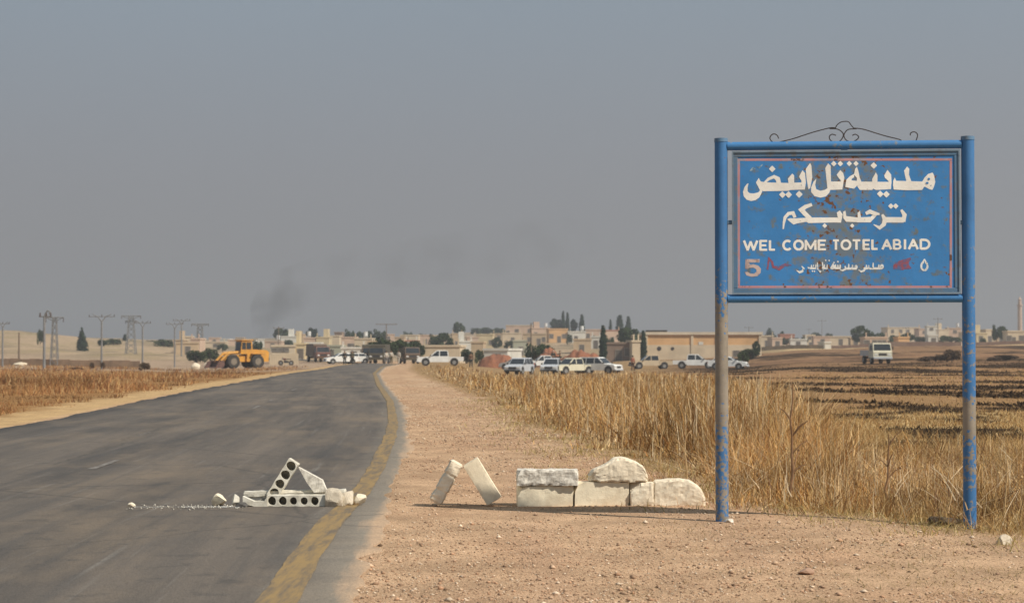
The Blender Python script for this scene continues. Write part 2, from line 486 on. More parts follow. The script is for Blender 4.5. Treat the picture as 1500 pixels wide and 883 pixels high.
uv.data.foreach_set('uv', np.stack([t_ac[vi], s_along[vi]], -1).astype(np.float32).ravel())
def road_mat():
    m = bpy.data.materials.new('asphalt'); m.use_nodes = True
    n = m.node_tree.nodes; l = m.node_tree.links.new; b = n['Principled BSDF']
    b.inputs['Roughness'].default_value = .8; b.inputs['Specular IOR Level'].default_value = .35
    uvn = n.new('ShaderNodeUVMap'); tc = n.new('ShaderNodeTexCoord')
    def noise(sx, sy, det=5, src=None):
        mp = n.new('ShaderNodeMapping'); mp.inputs['Scale'].default_value = (sx, sy, 1)
        l(uvn.outputs[0], mp.inputs[0]); k = n.new('ShaderNodeTexNoise'); k.inputs['Scale'].default_value = 1; k.inputs['Detail'].default_value = det; k.inputs['Roughness'].default_value = .66
        l(mp.outputs[0], k.inputs['Vector']); return k.outputs[0]
    def ramp(f, c0, c1, p0, p1):
        r = n.new('ShaderNodeValToRGB'); e = r.color_ramp.elements
        e[0].position = p0; e[1].position = p1; e[0].color = (*c0, 1); e[1].color = (*c1, 1); l(f, r.inputs[0]); return r.outputs[0]
    def mixc(f, a, c, fac=None):
        k = n.new('ShaderNodeMix'); k.data_type = 'RGBA'
        if f is not None: l(f, k.inputs[0])
        else: k.inputs[0].default_value = fac
        l(a, k.inputs[6])
        if isinstance(c, tuple): k.inputs[7].default_value = (*c, 1)
        else: l(c, k.inputs[7])
        return k.outputs[2]
    base = ramp(noise(.9, .05, 10), (.066, .058, .051), (.155, .126, .099), .36, .66)          # wheel-polished streaks along the road
    base = mixc(ramp(noise(.5, .14, 12), (0,)*3, (.85,)*3, .48, .66), base, (.185, .142, .100))    # dusty patches
    base = mixc(ramp(noise(3.5, .10, 3), (0,)*3, (.45,)*3, .52, .72), base, (.062, .06, .058))  # tyre marks
    base = mixc(ramp(noise(7, .16, 6), (0,)*3, (.55,)*3, .60, .70), base, (.21, .19, .165))  # pale scuffs along the wheel tracks
    base = mixc(ramp(noise(2.6, 2.2, 12), (0,)*3, (.5,)*3, .56, .64), base, (.062, .056, .05))   # small dark bitumen blots
    # worn pale shoulder beside the edge line
    sp = n.new('ShaderNodeSeparateXYZ'); l(uvn.outputs[0], sp.inputs[0])
    ad = n.new('ShaderNodeMath'); ad.operation = 'MULTIPLY_ADD'; ad.inputs[1].default_value = .5; l(noise(2.2, 1.4), ad.inputs[0]); l(sp.outputs[0], ad.inputs[2])
    mr = n.new('ShaderNodeMapRange'); mr.inputs[1].default_value = -.45; mr.inputs[2].default_value = .35; l(ad.outputs[0], mr.inputs[0])
    base = mixc(mr.outputs[0], base, (.215, .185, .145))
    # dust and sand blown over the edge, in lobes
    ad2 = n.new('ShaderNodeMath'); ad2.operation = 'MULTIPLY_ADD'; ad2.inputs[1].default_value = .45; l(noise(5, .5, 8), ad2.inputs[0]); l(sp.outputs[0], ad2.inputs[2])
    base = mixc(ramp(ad2.outputs[0], (0,)*3, (.9,)*3, .11, .27), base, (.40, .275, .175))
    # transverse joints and cracks
    wv = n.new('ShaderNodeTexVoronoi'); wv.feature = 'DISTANCE_TO_EDGE'; wv.inputs['Scale'].default_value = 1
    mp = n.new('ShaderNodeMapping'); mp.inputs['Scale'].default_value = (.22, .16, 1)
    ns = n.new('ShaderNodeTexNoise'); ns.inputs['Scale'].default_value = 1.2; ns.inputs['Detail'].default_value = 6; l(uvn.outputs[0], ns.inputs['Vector'])
    va = n.new('ShaderNodeVectorMath'); va.operation = 'MULTIPLY_ADD'; va.inputs[1].default_value = (.45, .45, 0); l(ns.outputs['Color'], va.inputs[0]); l(uvn.outputs[0], va.inputs[2])
    l(va.outputs[0], mp.inputs[0]); l(mp.outputs[0], wv.inputs['Vector'])
    base = mixc(ramp(wv.outputs['Distance'], (.6,)*3, (0,)*3, .0, .005), base, (.05, .045, .04))
    # aggregate speckle
    vo = n.new('ShaderNodeTexVoronoi'); vo.inputs['Scale'].default_value = 130; l(tc.outputs['Object'], vo.inputs['Vector'])
    sx = n.new('ShaderNodeSeparateColor'); l(vo.outputs['Color'], sx.inputs[0])
    mr2 = n.new('ShaderNodeMapRange'); mr2.inputs[3].default_value = .72; mr2.inputs[4].default_value = 1.34; l(sx.outputs[0], mr2.inputs[0])
    mu = n.new('ShaderNodeVectorMath'); mu.operation = 'SCALE'; l(base, mu.inputs[0]); l(mr2.outputs[0], mu.inputs['Scale'])
    l(mu.outputs[0], b.inputs['Base Color'])
    bn = n.new('ShaderNodeTexNoise'); bn.inputs['Scale'].default_value = 70; bn.inputs['Detail'].default_value = 3; l(tc.outputs['Object'], bn.inputs['Vector'])
    bp = n.new('ShaderNodeBump'); bp.inputs['Distance'].default_value = .008; bp.inputs['Strength'].default_value = .7
    l(bn.outputs[0], bp.inputs['Height']); l(bp.outputs[0], b.inputs['Normal'])
    return m
me.materials.append(road_mat())
tag(link('road', me), kind='structure')

def strip(name, x_of_y, w_of_y, ys, m, jag=.03, lift=.006):
    ys = np.array(ys, float); c = x_of_y(ys); hw = w_of_y(ys) / 2
    k = np.zeros(len(ys))
    a = c - hw + (fbm(ys * 1.1, ys * 0, 71) - .5) * jag * 2 + k; b = c + hw + (fbm(ys * 1.1, ys * 0 + 9, 73) - .5) * jag * 2
    cols_ = [a * (1 - t) + b * t for t in (0, .33, .66, 1)]
    V = np.stack([np.stack([x, ys, rz_(x, ys) + lift + .00015 * np.clip(ys - 40, 0, None)], -1) for x in cols_], 1).reshape(-1, 3)
    idx = np.arange(len(ys) * 4).reshape(len(ys), 4)
    q = np.stack([idx[:-1, :-1], idx[:-1, 1:], idx[1:, 1:], idx[1:, :-1]], -1).reshape(-1, 4)
    me = np_mesh(name, V, q); me.materials.append(m)
    return tag(link(name, me), kind='structure')
yellow = mat('yellow_road_paint', (.30, .20, .085), (.15, .118, .085), 16, .85, .003, 12, bscale=60, lo=.40, hi=.66, stretch=(1, .10, 1))
whitep = mat('worn_white_paint', (.27, .25, .225), (.115, .096, .08), 9, .8, .002, 8, bscale=60, lo=.35, hi=.6)
dusty = mat('white_cement_dust', (.72, .70, .66), (.22, .19, .16), 11, .95, .002, 7, lo=.50, hi=.66)
ys = [k for k in rows if k < 330]
def yl_x(y): return road_r(y) - np.interp(y, [0, 12.8, 18, 26, 40, 60, 150], [.5, .47, .42, .38, .33, .38, .4])
strip('yellow_edge_line', yl_x, lambda y: np.interp(y, [0, 14, 20, 60, 330], [.27, .26, .23, .22, .3]), ys, yellow)
def centre(y): return (road_r(y) + road_l(y)) / 2
for a, b in ((27.2, 29.6), (57, 60.5), (66, 68), (84, 89), (14.5, 16.5), (110, 114)):
    strip('white_centre_dash', centre, lambda y: y * 0 + .1, np.arange(a, b, .1), whitep, .03)
# ------------------------------------------------------------------ welcome sign
SP0 = Vector((2.01, 19.1, 0)); SP1 = Vector((4.335, 18.9, 0))
sdir = (SP1 - SP0).normalized(); snrm = Vector((sdir.y, -sdir.x, 0))      # towards the camera side
if snrm.y > 0: snrm = -snrm
root = empty('welcome_sign', (SP0.x, SP0.y, 0), math.atan2(sdir.y, sdir.x))
tag(root, 'blue metal welcome sign on two peeling posts with white Arabic and English lettering', 'road sign')
def sgn(px, py, off=0.0):     # pixel of the photograph's sign face -> local (x along, y towards back, z)
    v = ray(px, py); o = Vector((0, 0, CAMZ)); p0 = SP0 + snrm * off
    t = (p0 - o).dot(snrm) / v.dot(snrm); q = o + v * t - p0
    return q.dot(sdir), q.z
def worn(name, c, under, hi_z, scale=9, thr=(.45, .55), rust=(.16, .07, .03), rusty=.58, vert=None, vlo=.6):
    m = bpy.data.materials.new(name); m.use_nodes = True
    n = m.node_tree.nodes; l = m.node_tree.links.new; b = n['Principled BSDF']; b.inputs['Roughness'].default_value = .55; b.inputs['Specular IOR Level'].default_value = .35
    tc = n.new('ShaderNodeTexCoord')
    def nz(s, d=7, rg=.65, mp=None):
        k = n.new('ShaderNodeTexNoise'); k.inputs['Scale'].default_value = s; k.inputs['Detail'].default_value = d; k.inputs['Roughness'].default_value = rg
        l(tc.outputs['Object'], k.inputs['Vector']); return k.outputs[0]
    def ramp(f, p0, p1, c0=(0,)*3, c1=(1,)*3):
        r = n.new('ShaderNodeValToRGB'); e = r.color_ramp.elements; e[0].position = p0; e[1].position = p1
        e[0].color = (*c0, 1); e[1].color = (*c1, 1); l(f, r.inputs[0]); return r.outputs[0]
    def mx(f, a, c):
        k = n.new('ShaderNodeMix'); k.data_type = 'RGBA'; l(f, k.inputs[0]); l(a, k.inputs[6])
        if isinstance(c, tuple): k.inputs[7].default_value = (*c, 1)
        else: l(c, k.inputs[7])
        return k.outputs[2]
    base = ramp(nz(2.3), .3, .7, tuple(v * .86 for v in c), tuple(min(1, v * 1.15) for v in c))
    f = nz(scale)
    if vert:                                    # paint lost according to height above ground (real wear, fixed to the post)
        sp = n.new('ShaderNodeSeparateXYZ'); l(tc.outputs['Object'], sp.inputs[0])
        cr = n.new('ShaderNodeFloatCurve') if False else n.new('ShaderNodeValToRGB')
        e = cr.color_ramp.elements; e[0].position = vert[0][0]; e[0].color = (vert[0][1],)*3 + (1,); e[1].position = vert[-1][0]; e[1].color = (vert[-1][1],)*3 + (1,)
        for p, v in vert[1:-1]:
            k = e.new(p); k.color = (v, v, v, 1)
        dv = n.new('ShaderNodeMath'); dv.operation = 'DIVIDE'; dv.inputs[1].default_value = 3.8; l(sp.outputs[2], dv.inputs[0]); l(dv.outputs[0], cr.inputs[0])
        ad = n.new('ShaderNodeMath'); ad.operation = 'ADD'; l(cr.outputs[0], ad.inputs[0]); l(f, ad.inputs[1])
        sb = n.new('ShaderNodeMath'); sb.operation = 'SUBTRACT'; sb.inputs[1].default_value = .5; l(ad.outputs[0], sb.inputs[0]); f = sb.outputs[0]
    und = ramp(nz(6), .35, .65, under, tuple(v * .72 for v in under))
    base = mx(ramp(f, *thr), base, und)
    base = mx(ramp(nz(scale * 1.7, 4), rusty, rusty + .05), base, rust)
    l(base, b.inputs['Base Color'])
    bp = n.new('ShaderNodeBump'); bp.inputs['Distance'].default_value = .003; l(f, bp.inputs['Height']); l(bp.outputs[0], b.inputs['Normal'])
    return m
BLUE = (.048, .165, .37)
TANP = (.30, .26, .205)
postL = worn('peeling_post_paint', BLUE, TANP, 2, 26, (.47, .53), rusty=.66, vert=[(0, .52), (.10, .50), (.22, .52), (.28, .62), (.46, .66), (.50, .58), (.54, .56), (.585, .45), (.66, .32), (1, .20)])
postR = worn('post_paint', BLUE, TANP, 2, 19, (.47, .52), rusty=.68, vert=[(0, .42), (.07, .38), (.13, .50), (.20, .46), (.235, .62), (.29, .62), (.315, .44), (.44, .43), (.56, .42), (.7, .36), (1, .32)])
railm = worn('rail_paint', (.05, .19, .42), (.22, .25, .27), 2, 14, (.60, .66), rusty=.68)
framem = worn('faded_frame_paint', (.10, .19, .30), (.19, .22, .25), 2, 12, (.5, .62), rusty=.68)
# panel: rust gathered in the middle and along the lower edge
def panel_mat():
    m = worn('panel_blue', (.050, .225, .52), (.17, .21, .22), 2, 9, (.56, .66), rusty=.80)
    n = m.node_tree.nodes; l = m.node_tree.links.new; b = n['Principled BSDF']; src = b.inputs['Base Color'].links[0].from_socket
    tc = n.new('ShaderNodeTexCoord'); sp = n.new('ShaderNodeSeparateXYZ'); l(tc.outputs['Object'], sp.inputs[0])
    def ma(op, a, c=None):
        k = n.new('ShaderNodeMath'); k.operation = op
        if hasattr(a, 'is_output'): l(a, k.inputs[0])
        else: k.inputs[0].default_value = a
        if c is not None:
            if hasattr(c, 'is_output'): l(c, k.inputs[1])
            else: k.inputs[1].default_value = c
        return k.outputs[0]
    dx = ma('POWER', ma('ABSOLUTE', ma('DIVIDE', ma('SUBTRACT', sp.outputs[0], 1.14), .55)), 2)
    cen = ma('MAXIMUM', ma('SUBTRACT', 1.0, dx), 0.0)
    n1_ = n.new('ShaderNodeTexNoise'); n1_.inputs['Scale'].default_value = 7; n1_.inputs['Detail'].default_value = 9; n1_.inputs['Roughness'].default_value = .72
    l(tc.outputs['Object'], n1_.inputs['Vector'])
    def ramp(f, p0, p1):
        r = n.new('ShaderNodeValToRGB'); e = r.color_ramp.elements; e[0].position = p0; e[1].position = p1; l(f, r.inputs[0]); return r.outputs[0]
    def mx(f, a, c):
        k = n.new('ShaderNodeMix'); k.data_type = 'RGBA'; l(f, k.inputs[0]); l(a, k.inputs[6]); k.inputs[7].default_value = (*c, 1); return k.outputs[2]
    g = ma('ADD', n1_.outputs[0], ma('MULTIPLY', cen, .17))
    c1 = mx(ma('MULTIPLY', ramp(g, .60, .70), .75), src, (.19, .20, .17))
    n2_ = n.new('ShaderNodeTexNoise'); n2_.inputs['Scale'].default_value = 21; n2_.inputs['Detail'].default_value = 4
    l(tc.outputs['Object'], n2_.inputs['Vector'])
    low = ma('MULTIPLY', ma('LESS_THAN', sp.outputs[2], 2.27), .03)
    g2 = ma('ADD', ma('ADD', n2_.outputs[0], ma('MULTIPLY', cen, .10)), low)
    c2 = mx(ramp(g2, .70, .73), c1, (.16, .075, .035))
    l(c2, b.inputs['Base Color'])
    return m
panelm = panel_mat()
paintw = worn('white_lettering_paint', (.88, .85, .78), (.20, .28, .33), 2, 24, (.66, .70), rusty=.68, rust=(.25, .14, .07))
paintw2 = worn('thin_white_lettering_paint', (.78, .80, .78), (.20, .28, .33), 2, 30, (.56, .62), rusty=.64, rust=(.22, .14, .08))
pink = worn('pink_border_paint', (.52, .26, .27), (.42, .36, .42), 2, 5, (.5, .6), rusty=.58, rust=(.15, .07, .04))
pinkn = worn('pinkish_white_paint', (.58, .46, .42), (.40, .30, .28), 2, 14, (.5, .6), rusty=.63, rust=(.14, .15, .2))
redp = worn('faded_red_paint', (.30, .09, .12), (.10, .17, .36), 2, 20, (.46, .60), rusty=.8)
palep = worn('pale_blue_paint', (.32, .45, .52), (.10, .22, .38), 2, 30, (.45, .6), rusty=.9)

zt = [sgn(1055, 203)[1], sgn(1417, 200)[1]]
ln = (SP1 - SP0).length
def post(x, top, m, lab):
    mb = MB(); mb.tube([(x, 0, -.45), (x, 0, .8), (x, 0, 1.9), (x, 0, top - .02)], .062, 24); p = mb.build('post', m, root, smooth=True)
    p['label'] = lab
    c = MB(); c.tube([(x, 0, top - .035), (x, 0, top)], [.066, .064], 24); c.build('post_cap', framem, p, smooth=True)
    # parent chain: cap under post uses the same local frame
    return p
postb = worn('dark_metal', (.03, .035, .045), (.06, .06, .06), 2, 20, (.5, .6), rusty=.65)
post(0, zt[0], postL, 'left post, blue above and peeling to tan paint and blue flecks below')
post(ln, zt[1], postR, 'right post, mostly blue with bare tan patches')
x0, x1 = .058, ln - .058
ztop = sgn(1237, 213)[1]; zbot = sgn(1237, 437)[1]
for nm, z in (('top_rail', ztop), ('bottom_rail', zbot)):
    MB().tube([(x0, 0, z), (x1, 0, z)], .041, 18).build(nm, railm, root, smooth=True)
# frame of angle iron carrying the sheet
fx0, fz1 = sgn(1073, 223, .02); fx1, fz0 = sgn(1406, 429, .02)
mb = MB(); fw = .048
mb.box(fx0, fx1, -.035, -.005, fz1 - fw, fz1, ch=.004); mb.box(fx0, fx1, -.035, -.005, fz0, fz0 + fw, ch=.004)
mb.box(fx0, fx0 + fw, -.035, -.005, fz0 + fw, fz1 - fw, ch=.004); mb.box(fx1 - fw, fx1, -.035, -.005, fz0 + fw, fz1 - fw, ch=.004)
mb.build('panel_frame', framem, root)
mb = MB(); e = .008      # raised pale lip round the frame
lip = worn('pale_lip_paint', (.19, .26, .33), (.2, .26, .32), 2, 12, (.5, .6), rusty=.7)
mb.box(fx0 - e, fx1 + e, -.045, -.037, fz1 - e, fz1 + e); mb.box(fx0 - e, fx1 + e, -.045, -.037, fz0 - e, fz0 + e)
mb.box(fx0 - e, fx0 + e, -.045, -.037, fz0 + e, fz1 - e); mb.box(fx1 - e, fx1 + e, -.045, -.037, fz0 + e, fz1 - e)
mb.build('frame_lip', lip, root)
MB().box(fx0 + .02, fx1 - .02, -.026, -.012, fz0 + .02, fz1 - .02).build('panel', panelm, root)
# sheet face is at local y=-.026
for x, z, w_ in ((x0, sgn(1060, 326)[1], fx0 - x0), (fx1, sgn(1405, 326)[1], x1 - fx1)):
    MB().box(x - .004, x + w_ + .004, -.03, .01, z - .02, z + .02, ch=.004).build('bracket', framem, root)
for px in (1237,):
    for z0_, z1_ in ((fz1, ztop - .036), (zbot + .036, fz0)):
        if z1_ > z0_: MB().box(sgn(px, 300)[0] - .03, sgn(px, 300)[0] + .03, -.02, .012, z0_ - .002, z1_ + .004).build('bracket', framem, root)

# lettering: thin painted shapes 1 mm proud of the sheet
FACE = -.026
lay = [0]
class Paint:
    def __init__(s, x0=0, y0=0, k=1.0): s.v = []; s.f = []; s.o = (x0, y0, k); s.n = 0
    def org(s, x0, y0, k): s.o = (x0, y0, k); return s
    def poly(s, pts):
        s.n += 1; y = FACE - .0008 - .00025 * (s.n % 9)
        loc = []
        for X, Y in pts:
            a, z = sgn(s.o[0] + X / s.o[2], s.o[1] + Y / s.o[2], .026); loc.append((a, z))
        area = sum(loc[i][0] * loc[(i+1) % len(loc)][1] - loc[(i+1) % len(loc)][0] * loc[i][1] for i in range(len(loc)))
        if area < 0: loc = loc[::-1]
        tris = tessellate_polygon([[Vector((a, z, 0)) for a, z in loc]])
        b = len(s.v); s.v += [(a, y, z) for a, z in loc]; m_ = len(loc)
        s.v += [(a, FACE - .0002, z) for a, z in loc]
        s.f += [(b + t[0], b + t[1], b + t[2]) for t in tris]
        s.f += [(b + i, b + (i+1) % m_, b + m_ + (i+1) % m_, b + m_ + i) for i in range(m_)]
        return s
    def dia(s, x, y, r): return s.poly([(x + r, y), (x + r*.3, y - r*.72), (x, y - r), (x - r*.45, y - r*.62), (x - r, y), (x - r*.3, y + r*.75), (x, y + r), (x + r*.45, y + r*.6)])
    def oval(s, x, y, rx, ry=None, n=12): return s.poly([(x + rx*math.cos(2*math.pi*i/n), y + (ry or rx)*math.sin(2*math.pi*i/n)) for i in range(n)])
    def rib(s, pts, w):
        n = len(pts); ws = w if isinstance(w, (list, tuple)) else [w] * n
        P = [Vector(p) for p in pts]; Lf = []; Rt = []
        for i, p in enumerate(P):
            d0 = (P[i] - P[i-1]).normalized() if i else (P[1] - P[0]).normalized()
            d1 = (P[i+1] - P[i]).normalized() if i < n-1 else d0
            t = d0 + d1
            t = t.normalized() if t.length > .2 else d0
            q = Vector((-t.y, t.x)); c = max(.55, q.dot(Vector((-d0.y, d0.x))))
            h = ws[i] / 2 / c; Lf.append(tuple(p + q * h)); Rt.append(tuple(p - q * h))
        return s.poly(Lf + Rt[::-1])
    def build(s, name, m):
        me = bpy.data.meshes.new(name); me.from_pydata(s.v, [], s.f); me.materials.append(m); me.update()
        return link(name, me, root)

p = Paint().org(1080, 225, 9.375)
p.poly([(155,410),(140,470),(142,520),(170,545),(230,548),(290,532),(312,505),(290,460),(262,410),(258,395),(295,335),(315,375),(340,400),(352,480),(345,515),(325,560),(300,605),(250,640),(190,652),(130,635),(90,590),(78,530),(100,460),(135,415)])
p.poly([(328,385),(380,395),(585,402),(700,405),(925,395),(930,430),(925,495),(730,500),(705,512),(350,518)])
p.rib([(375,400),(430,350),(505,318),(556,348),(572,410)], [28, 38, 44, 62, 60])
p.poly([(695,345),(755,275),(780,300),(782,412),(705,412)])
p.poly([(848,315),(895,230),(930,270),(942,400),(927,496),(880,496),(880,370),(862,345)])
for d in ((480,212,45),(620,565,46),(705,565,46),(850,560,48)): p.dia(*d)
p.poly([(940,215),(1000,130),(1018,170),(1030,330),(1000,480),(975,490),(950,330)])
p.poly([(1208,200),(1248,135),(1282,170),(1290,470),(1262,540),(1215,590),(1140,606),(1060,585),(1015,530),(1013,470),(1045,390),(1085,345),(1070,430),(1085,490),(1140,512),(1200,500),(1238,478)])
p.poly([(1284,385),(1432,385),(1442,495),(1278,500)])
p.poly([(1365,290),(1415,228),(1455,270),(1470,330),(1442,495),(1408,496),(1420,370),(1375,312)])
p.dia(1325,140,38).dia(1415,140,38)
p.org(1220, 225, 9.375)
p.poly([(170,460),(185,360),(230,315),(292,280),(292,328),(262,345),(255,370),(332,376),(332,440),(290,485),(220,470)])
p.poly([(290,290),(305,210),(330,182),(350,240),(368,330),(392,390),(392,430),(328,442),(330,335)])
p.dia(225,138,36).dia(318,138,36)
p.poly([(330,386),(770,390),(802,395),(798,490),(590,500),(555,482),(540,500),(370,500),(335,450)])
p.poly([(540,350),(590,260),(612,300),(612,402),(540,402)]).dia(562,165,45)
p.poly([(705,300),(750,225),(800,290),(806,400),(792,490),(760,482),(765,380),(715,335)]).dia(650,555,45).dia(735,560,45)
p.poly([(830,370),(850,330),(870,375),(1230,385),(1245,470),(1225,500),(1040,505),(835,495),(825,430)])
p.poly([(978,235),(1020,178),(1050,210),(1045,290),(1078,385),(1012,388),(995,320)])
p.poly([(1222,395),(1260,330),(1310,280),(1370,262),(1390,300),(1407,390),(1387,460),(1365,500),(1330,492),(1262,455),(1225,470)])
p.build('arabic_title', paintw)
q = Paint().org(1220, 225, 9.375); q.oval(1318, 350, 17).oval(1295, 405, 20, 15); q.v = [(a, b - .003, c) for a, b, c in q.v]
q.build('letter_counter', panelm)
p = Paint().org(1080, 225, 9.375); p.rib([(168,245),(215,205),(250,200)], [10, 34, 22]).rib([(265,175),(300,195),(350,150)], [10, 26, 12]).build('faded_vowel_mark', palep)
p = Paint().org(1135, 290, 7.5)
p.rib([(92,342),(100,270),(112,215),(150,172),(200,165),(222,215)], [14, 26, 34, 36, 38, 34])
p.poly([(135,232),(170,222),(205,225),(400,215),(690,215),(705,268),(370,276),(345,262),(240,281),(205,293),(150,248)])
p.rib([(408,72),(335,98),(292,130),(330,172),(388,228)], [34, 44, 50, 50, 48])
p.poly([(680,160),(715,138),(745,180),(727,272),(655,270),(693,222)])
p.poly([(750,152),(775,140),(786,200),(902,215),(902,266),(782,262),(752,222)])
p.poly([(898,215),(1060,208),(1082,232),(1050,269),(898,269)]).poly([(908,165),(935,140),(946,216),(912,226)])
p.rib([(998,172),(1045,150),(1100,172),(1150,178)], [34, 44, 42, 20]).rib([(1105,180),(1062,228)], [38, 40])
p.dia(850,305,24).dia(548,305,26)
p.rib([(1180,182),(1210,235),(1198,290),(1150,330),(1085,292)], [24, 50, 46, 34, 8])
p.poly([(1208,210),(1405,212),(1425,240),(1415,271),(1212,271)]).rib([(1388,130),(1425,185),(1412,262)], [26, 46, 44])
p.dia(1275,90,30).dia(1328,90,30)
p.build('arabic_greeting', paintw)

def arc(cx, cy, rx, ry, a0, a1, n=14): return [(cx + rx*math.cos(R(a0 + (a1-a0)*i/n)), cy + ry*math.sin(R(a0 + (a1-a0)*i/n))) for i in range(n + 1)]
def glyph(P, ch, x0, x1, y0, y1, w):     # capital drawn with a flat brush of width w
    W_, Hh = x1 - x0, y1 - y0; h = w / 2
    def pt(a, b): return (x0 + h*.9 + a * (W_ - h*1.8), y0 + h*.9 + b * (Hh - h*1.8))
    def st(*pp, k=1.0):
        a = [Vector(pt(*u)) for u in pp]
        d = (a[-1] - a[-2]).normalized() * h * .5; a[-1] += d; d = (a[1] - a[0]).normalized() * h * .5; a[0] -= d
        P.rib([tuple(u) for u in a], w * k)
    if ch == 'W':
        st((0, 0), (.27, 1)); st((.27, 1), (.5, .1)); st((.5, .1), (.73, 1)); st((.73, 1), (1, 0))
    elif ch == 'M':
        st((0, 0), (0, 1)); st((0, 0), (.5, .9), k=.9); st((.5, .9), (1, 0), k=.9); st((1, 0), (1, 1))
    elif ch == 'E': st((0, 0), (0, 1)); st((0, 0), (1, 0), k=.9); st((0, .5), (.85, .5), k=.85); st((0, 1), (1, 1), k=.9)
    elif ch == 'L': st((0, 0), (0, 1)); st((0, 1), (1, 1), k=.9)
    elif ch == 'T': st((0, 0), (1, 0), k=.9); st((.5, 0), (.5, 1))
    elif ch == 'I': st((.5, 0), (.5, 1))
    elif ch == 'A': st((0, 1), (.5, 0)); st((.5, 0), (1, 1)); st((.22, .66), (.78, .66), k=.8)
    elif ch == 'O': P.rib([pt(.5 + .5*math.cos(R(a)), .5 + .5*math.sin(R(a))) for a in range(-90, 90, 15)] + [pt(.5, 1.0)], w); P.rib([pt(.5 + .5*math.cos(R(a)), .5 + .5*math.sin(R(a))) for a in range(90, 271, 15)], w)
    elif ch == 'C': P.rib([pt(.5 + .5*math.cos(R(a)), .5 + .5*math.sin(R(a))) for a in range(42, 319, 15)], w)
    elif ch == 'D': st((0, 0), (0, 1)); P.rib([pt(0, 0), pt(.4, 0)] + [pt(.42 + .58*math.cos(R(a)), .5 + .5*math.sin(R(a))) for a in range(-75, 76, 15)] + [pt(.4, 1), pt(0, 1)], w)
    elif ch == 'B':
        st((0, 0), (0, 1)); P.rib([pt(0, 0), pt(.5, 0)] + [pt(.52 + .38*math.cos(R(a)), .25 + .25*math.sin(R(a))) for a in range(-70, 71, 20)] + [pt(.5, .5), pt(0, .5)], w * .85)
        P.rib([pt(0, .5), pt(.5, .5)] + [pt(.55 + .45*math.cos(R(a)), .75 + .25*math.sin(R(a))) for a in range(-70, 71, 20)] + [pt(.5, 1), pt(0, 1)], w * .85)
p = Paint()
for ch, a, b in (('W',1088.5,1110.5),('E',1112.2,1124.5),('L',1126.3,1135.8),('C',1146,1161),('O',1162,1177.6),('M',1178.8,1196),('E',1197.8,1210.5),('T',1219.5,1229.5),('O',1231.3,1247),('T',1248.3,1260.8),('E',1263.5,1274.8),('L',1276.3,1286.2),('A',1291.3,1306.6),('B',1308,1320.5),('I',1323.5,1327.8),('A',1330,1345.6),('D',1347.2,1362.8)):
    t = (a - 1088) / 275
    p = Paint(); glyph(p, ch, a, b, 351.6 - 2.0 * t, 367.6 - 2.0 * t, 3.5); p.build('letter', paintw)
p = Paint().org(1080, 340, 9.81)
p.poly([(118,388),(322,388),(318,435),(180,437),(175,468),(230,462),(300,480),(340,525),(335,585),(290,632),(200,640),(130,620),(112,575),(150,572),(185,595),(240,598),(275,570),(275,535),(230,510),(170,512),(150,530),(112,525)])
p.build('number_five', pinkn)
p = Paint().org(1220, 340, 8.3333)
p.rib([(1118,328)] + arc(1117, 415, 38, 50, -60, 90, 10), [10] + [24]*11).rib([(1118,328)] + arc(1117, 415, 38, 50, 240, 90, 10), [10] + [24]*11)
p.build('arabic_number', paintw2)
p = Paint().org(1220, 340, 8.3333); p.poly([(738,405),(770,370),(810,350),(950,308),(960,330),(925,370),(930,400),(962,440),(930,452),(870,450),(860,462),(740,452)])
p.build('faded_red_word', redp)
p = Paint().org(1080, 340, 9.81); p.rib([(435,540),(455,380),(500,430),(520,520)], [30, 34, 34, 26]).rib([(520,500),(600,520),(690,470),(780,475)], [30, 60, 40, 12])
p.build('faded_red_word', redp)
p = Paint().org(1220, 340, 8.3333)
def teeth(P, x0, x1, y, th, ts):
    P.poly([(x0, y - th/2), (x1, y - th/2), (x1, y + th/2), (x0, y + th/2)])
    for x, hgt in ts: P.poly([(x - 11, y - th/2 + 2), (x - 3, y - hgt), (x + 9, y - hgt + 8), (x + 11, y - th/2 + 2)])
teeth(p, 375, 600, 443, 26, ((408,48),(436,44),(490,74),(560,52)))
p.oval(598, 420, 24, 30).rib([(398,440),(378,470),(345,482),(312,462)], [22, 24, 22, 8])
teeth(p, 165, 290, 446, 26, ((192,62),(238,50))); p.oval(284, 425, 19, 26)
p.rib([(148,415),(160,448),(120,468),(88,462)], [16, 24, 20, 8]); teeth(p, 5, 96, 440, 24, ((30,50),(60,44),(88,48))); p.oval(20, 425, 22, 24).dia(62, 360, 13).dia(15, 372, 12)
p.org(1080, 340, 9.81)
teeth(p, 1335, 1400, 520, 28, ((1375,75),)); p.rib([(1345,515),(1375,470),(1395,500)], [20, 26, 24])
teeth(p, 1225, 1300, 520, 28, ((1250,60),(1290,60))); p.rib([(1222,430),(1230,500),(1222,555),(1190,572),(1165,545)], [14, 24, 26, 22, 8])
p.rib([(1150,435),(1158,540)], [12, 20]); teeth(p, 1045, 1135, 520, 28, ((1065,55),(1095,55),(1128,62))); p.dia(1080, 560, 14).dia(1108, 562, 14).dia(1270, 405, 13).dia(1320, 408, 13)
p.rib([(1010,505),(1040,520)], [14, 24])
p.rib([(925,488),(955,525),(935,562),(895,578),(850,548)], [12, 28, 32, 30, 8])
p.build('small_arabic_lettering', paintw2)
p = Paint()
bx0, bx1, by0, by1 = 1080.5, 1394.5, 232.5, 418.5; bw = 3.4
p.poly([(bx0, by0), (bx1, by0 - .5), (bx1, by0 + bw - .5), (bx0, by0 + bw)]).poly([(bx0, by1), (bx1, by1), (bx1, by1 + bw), (bx0, by1 + bw)])
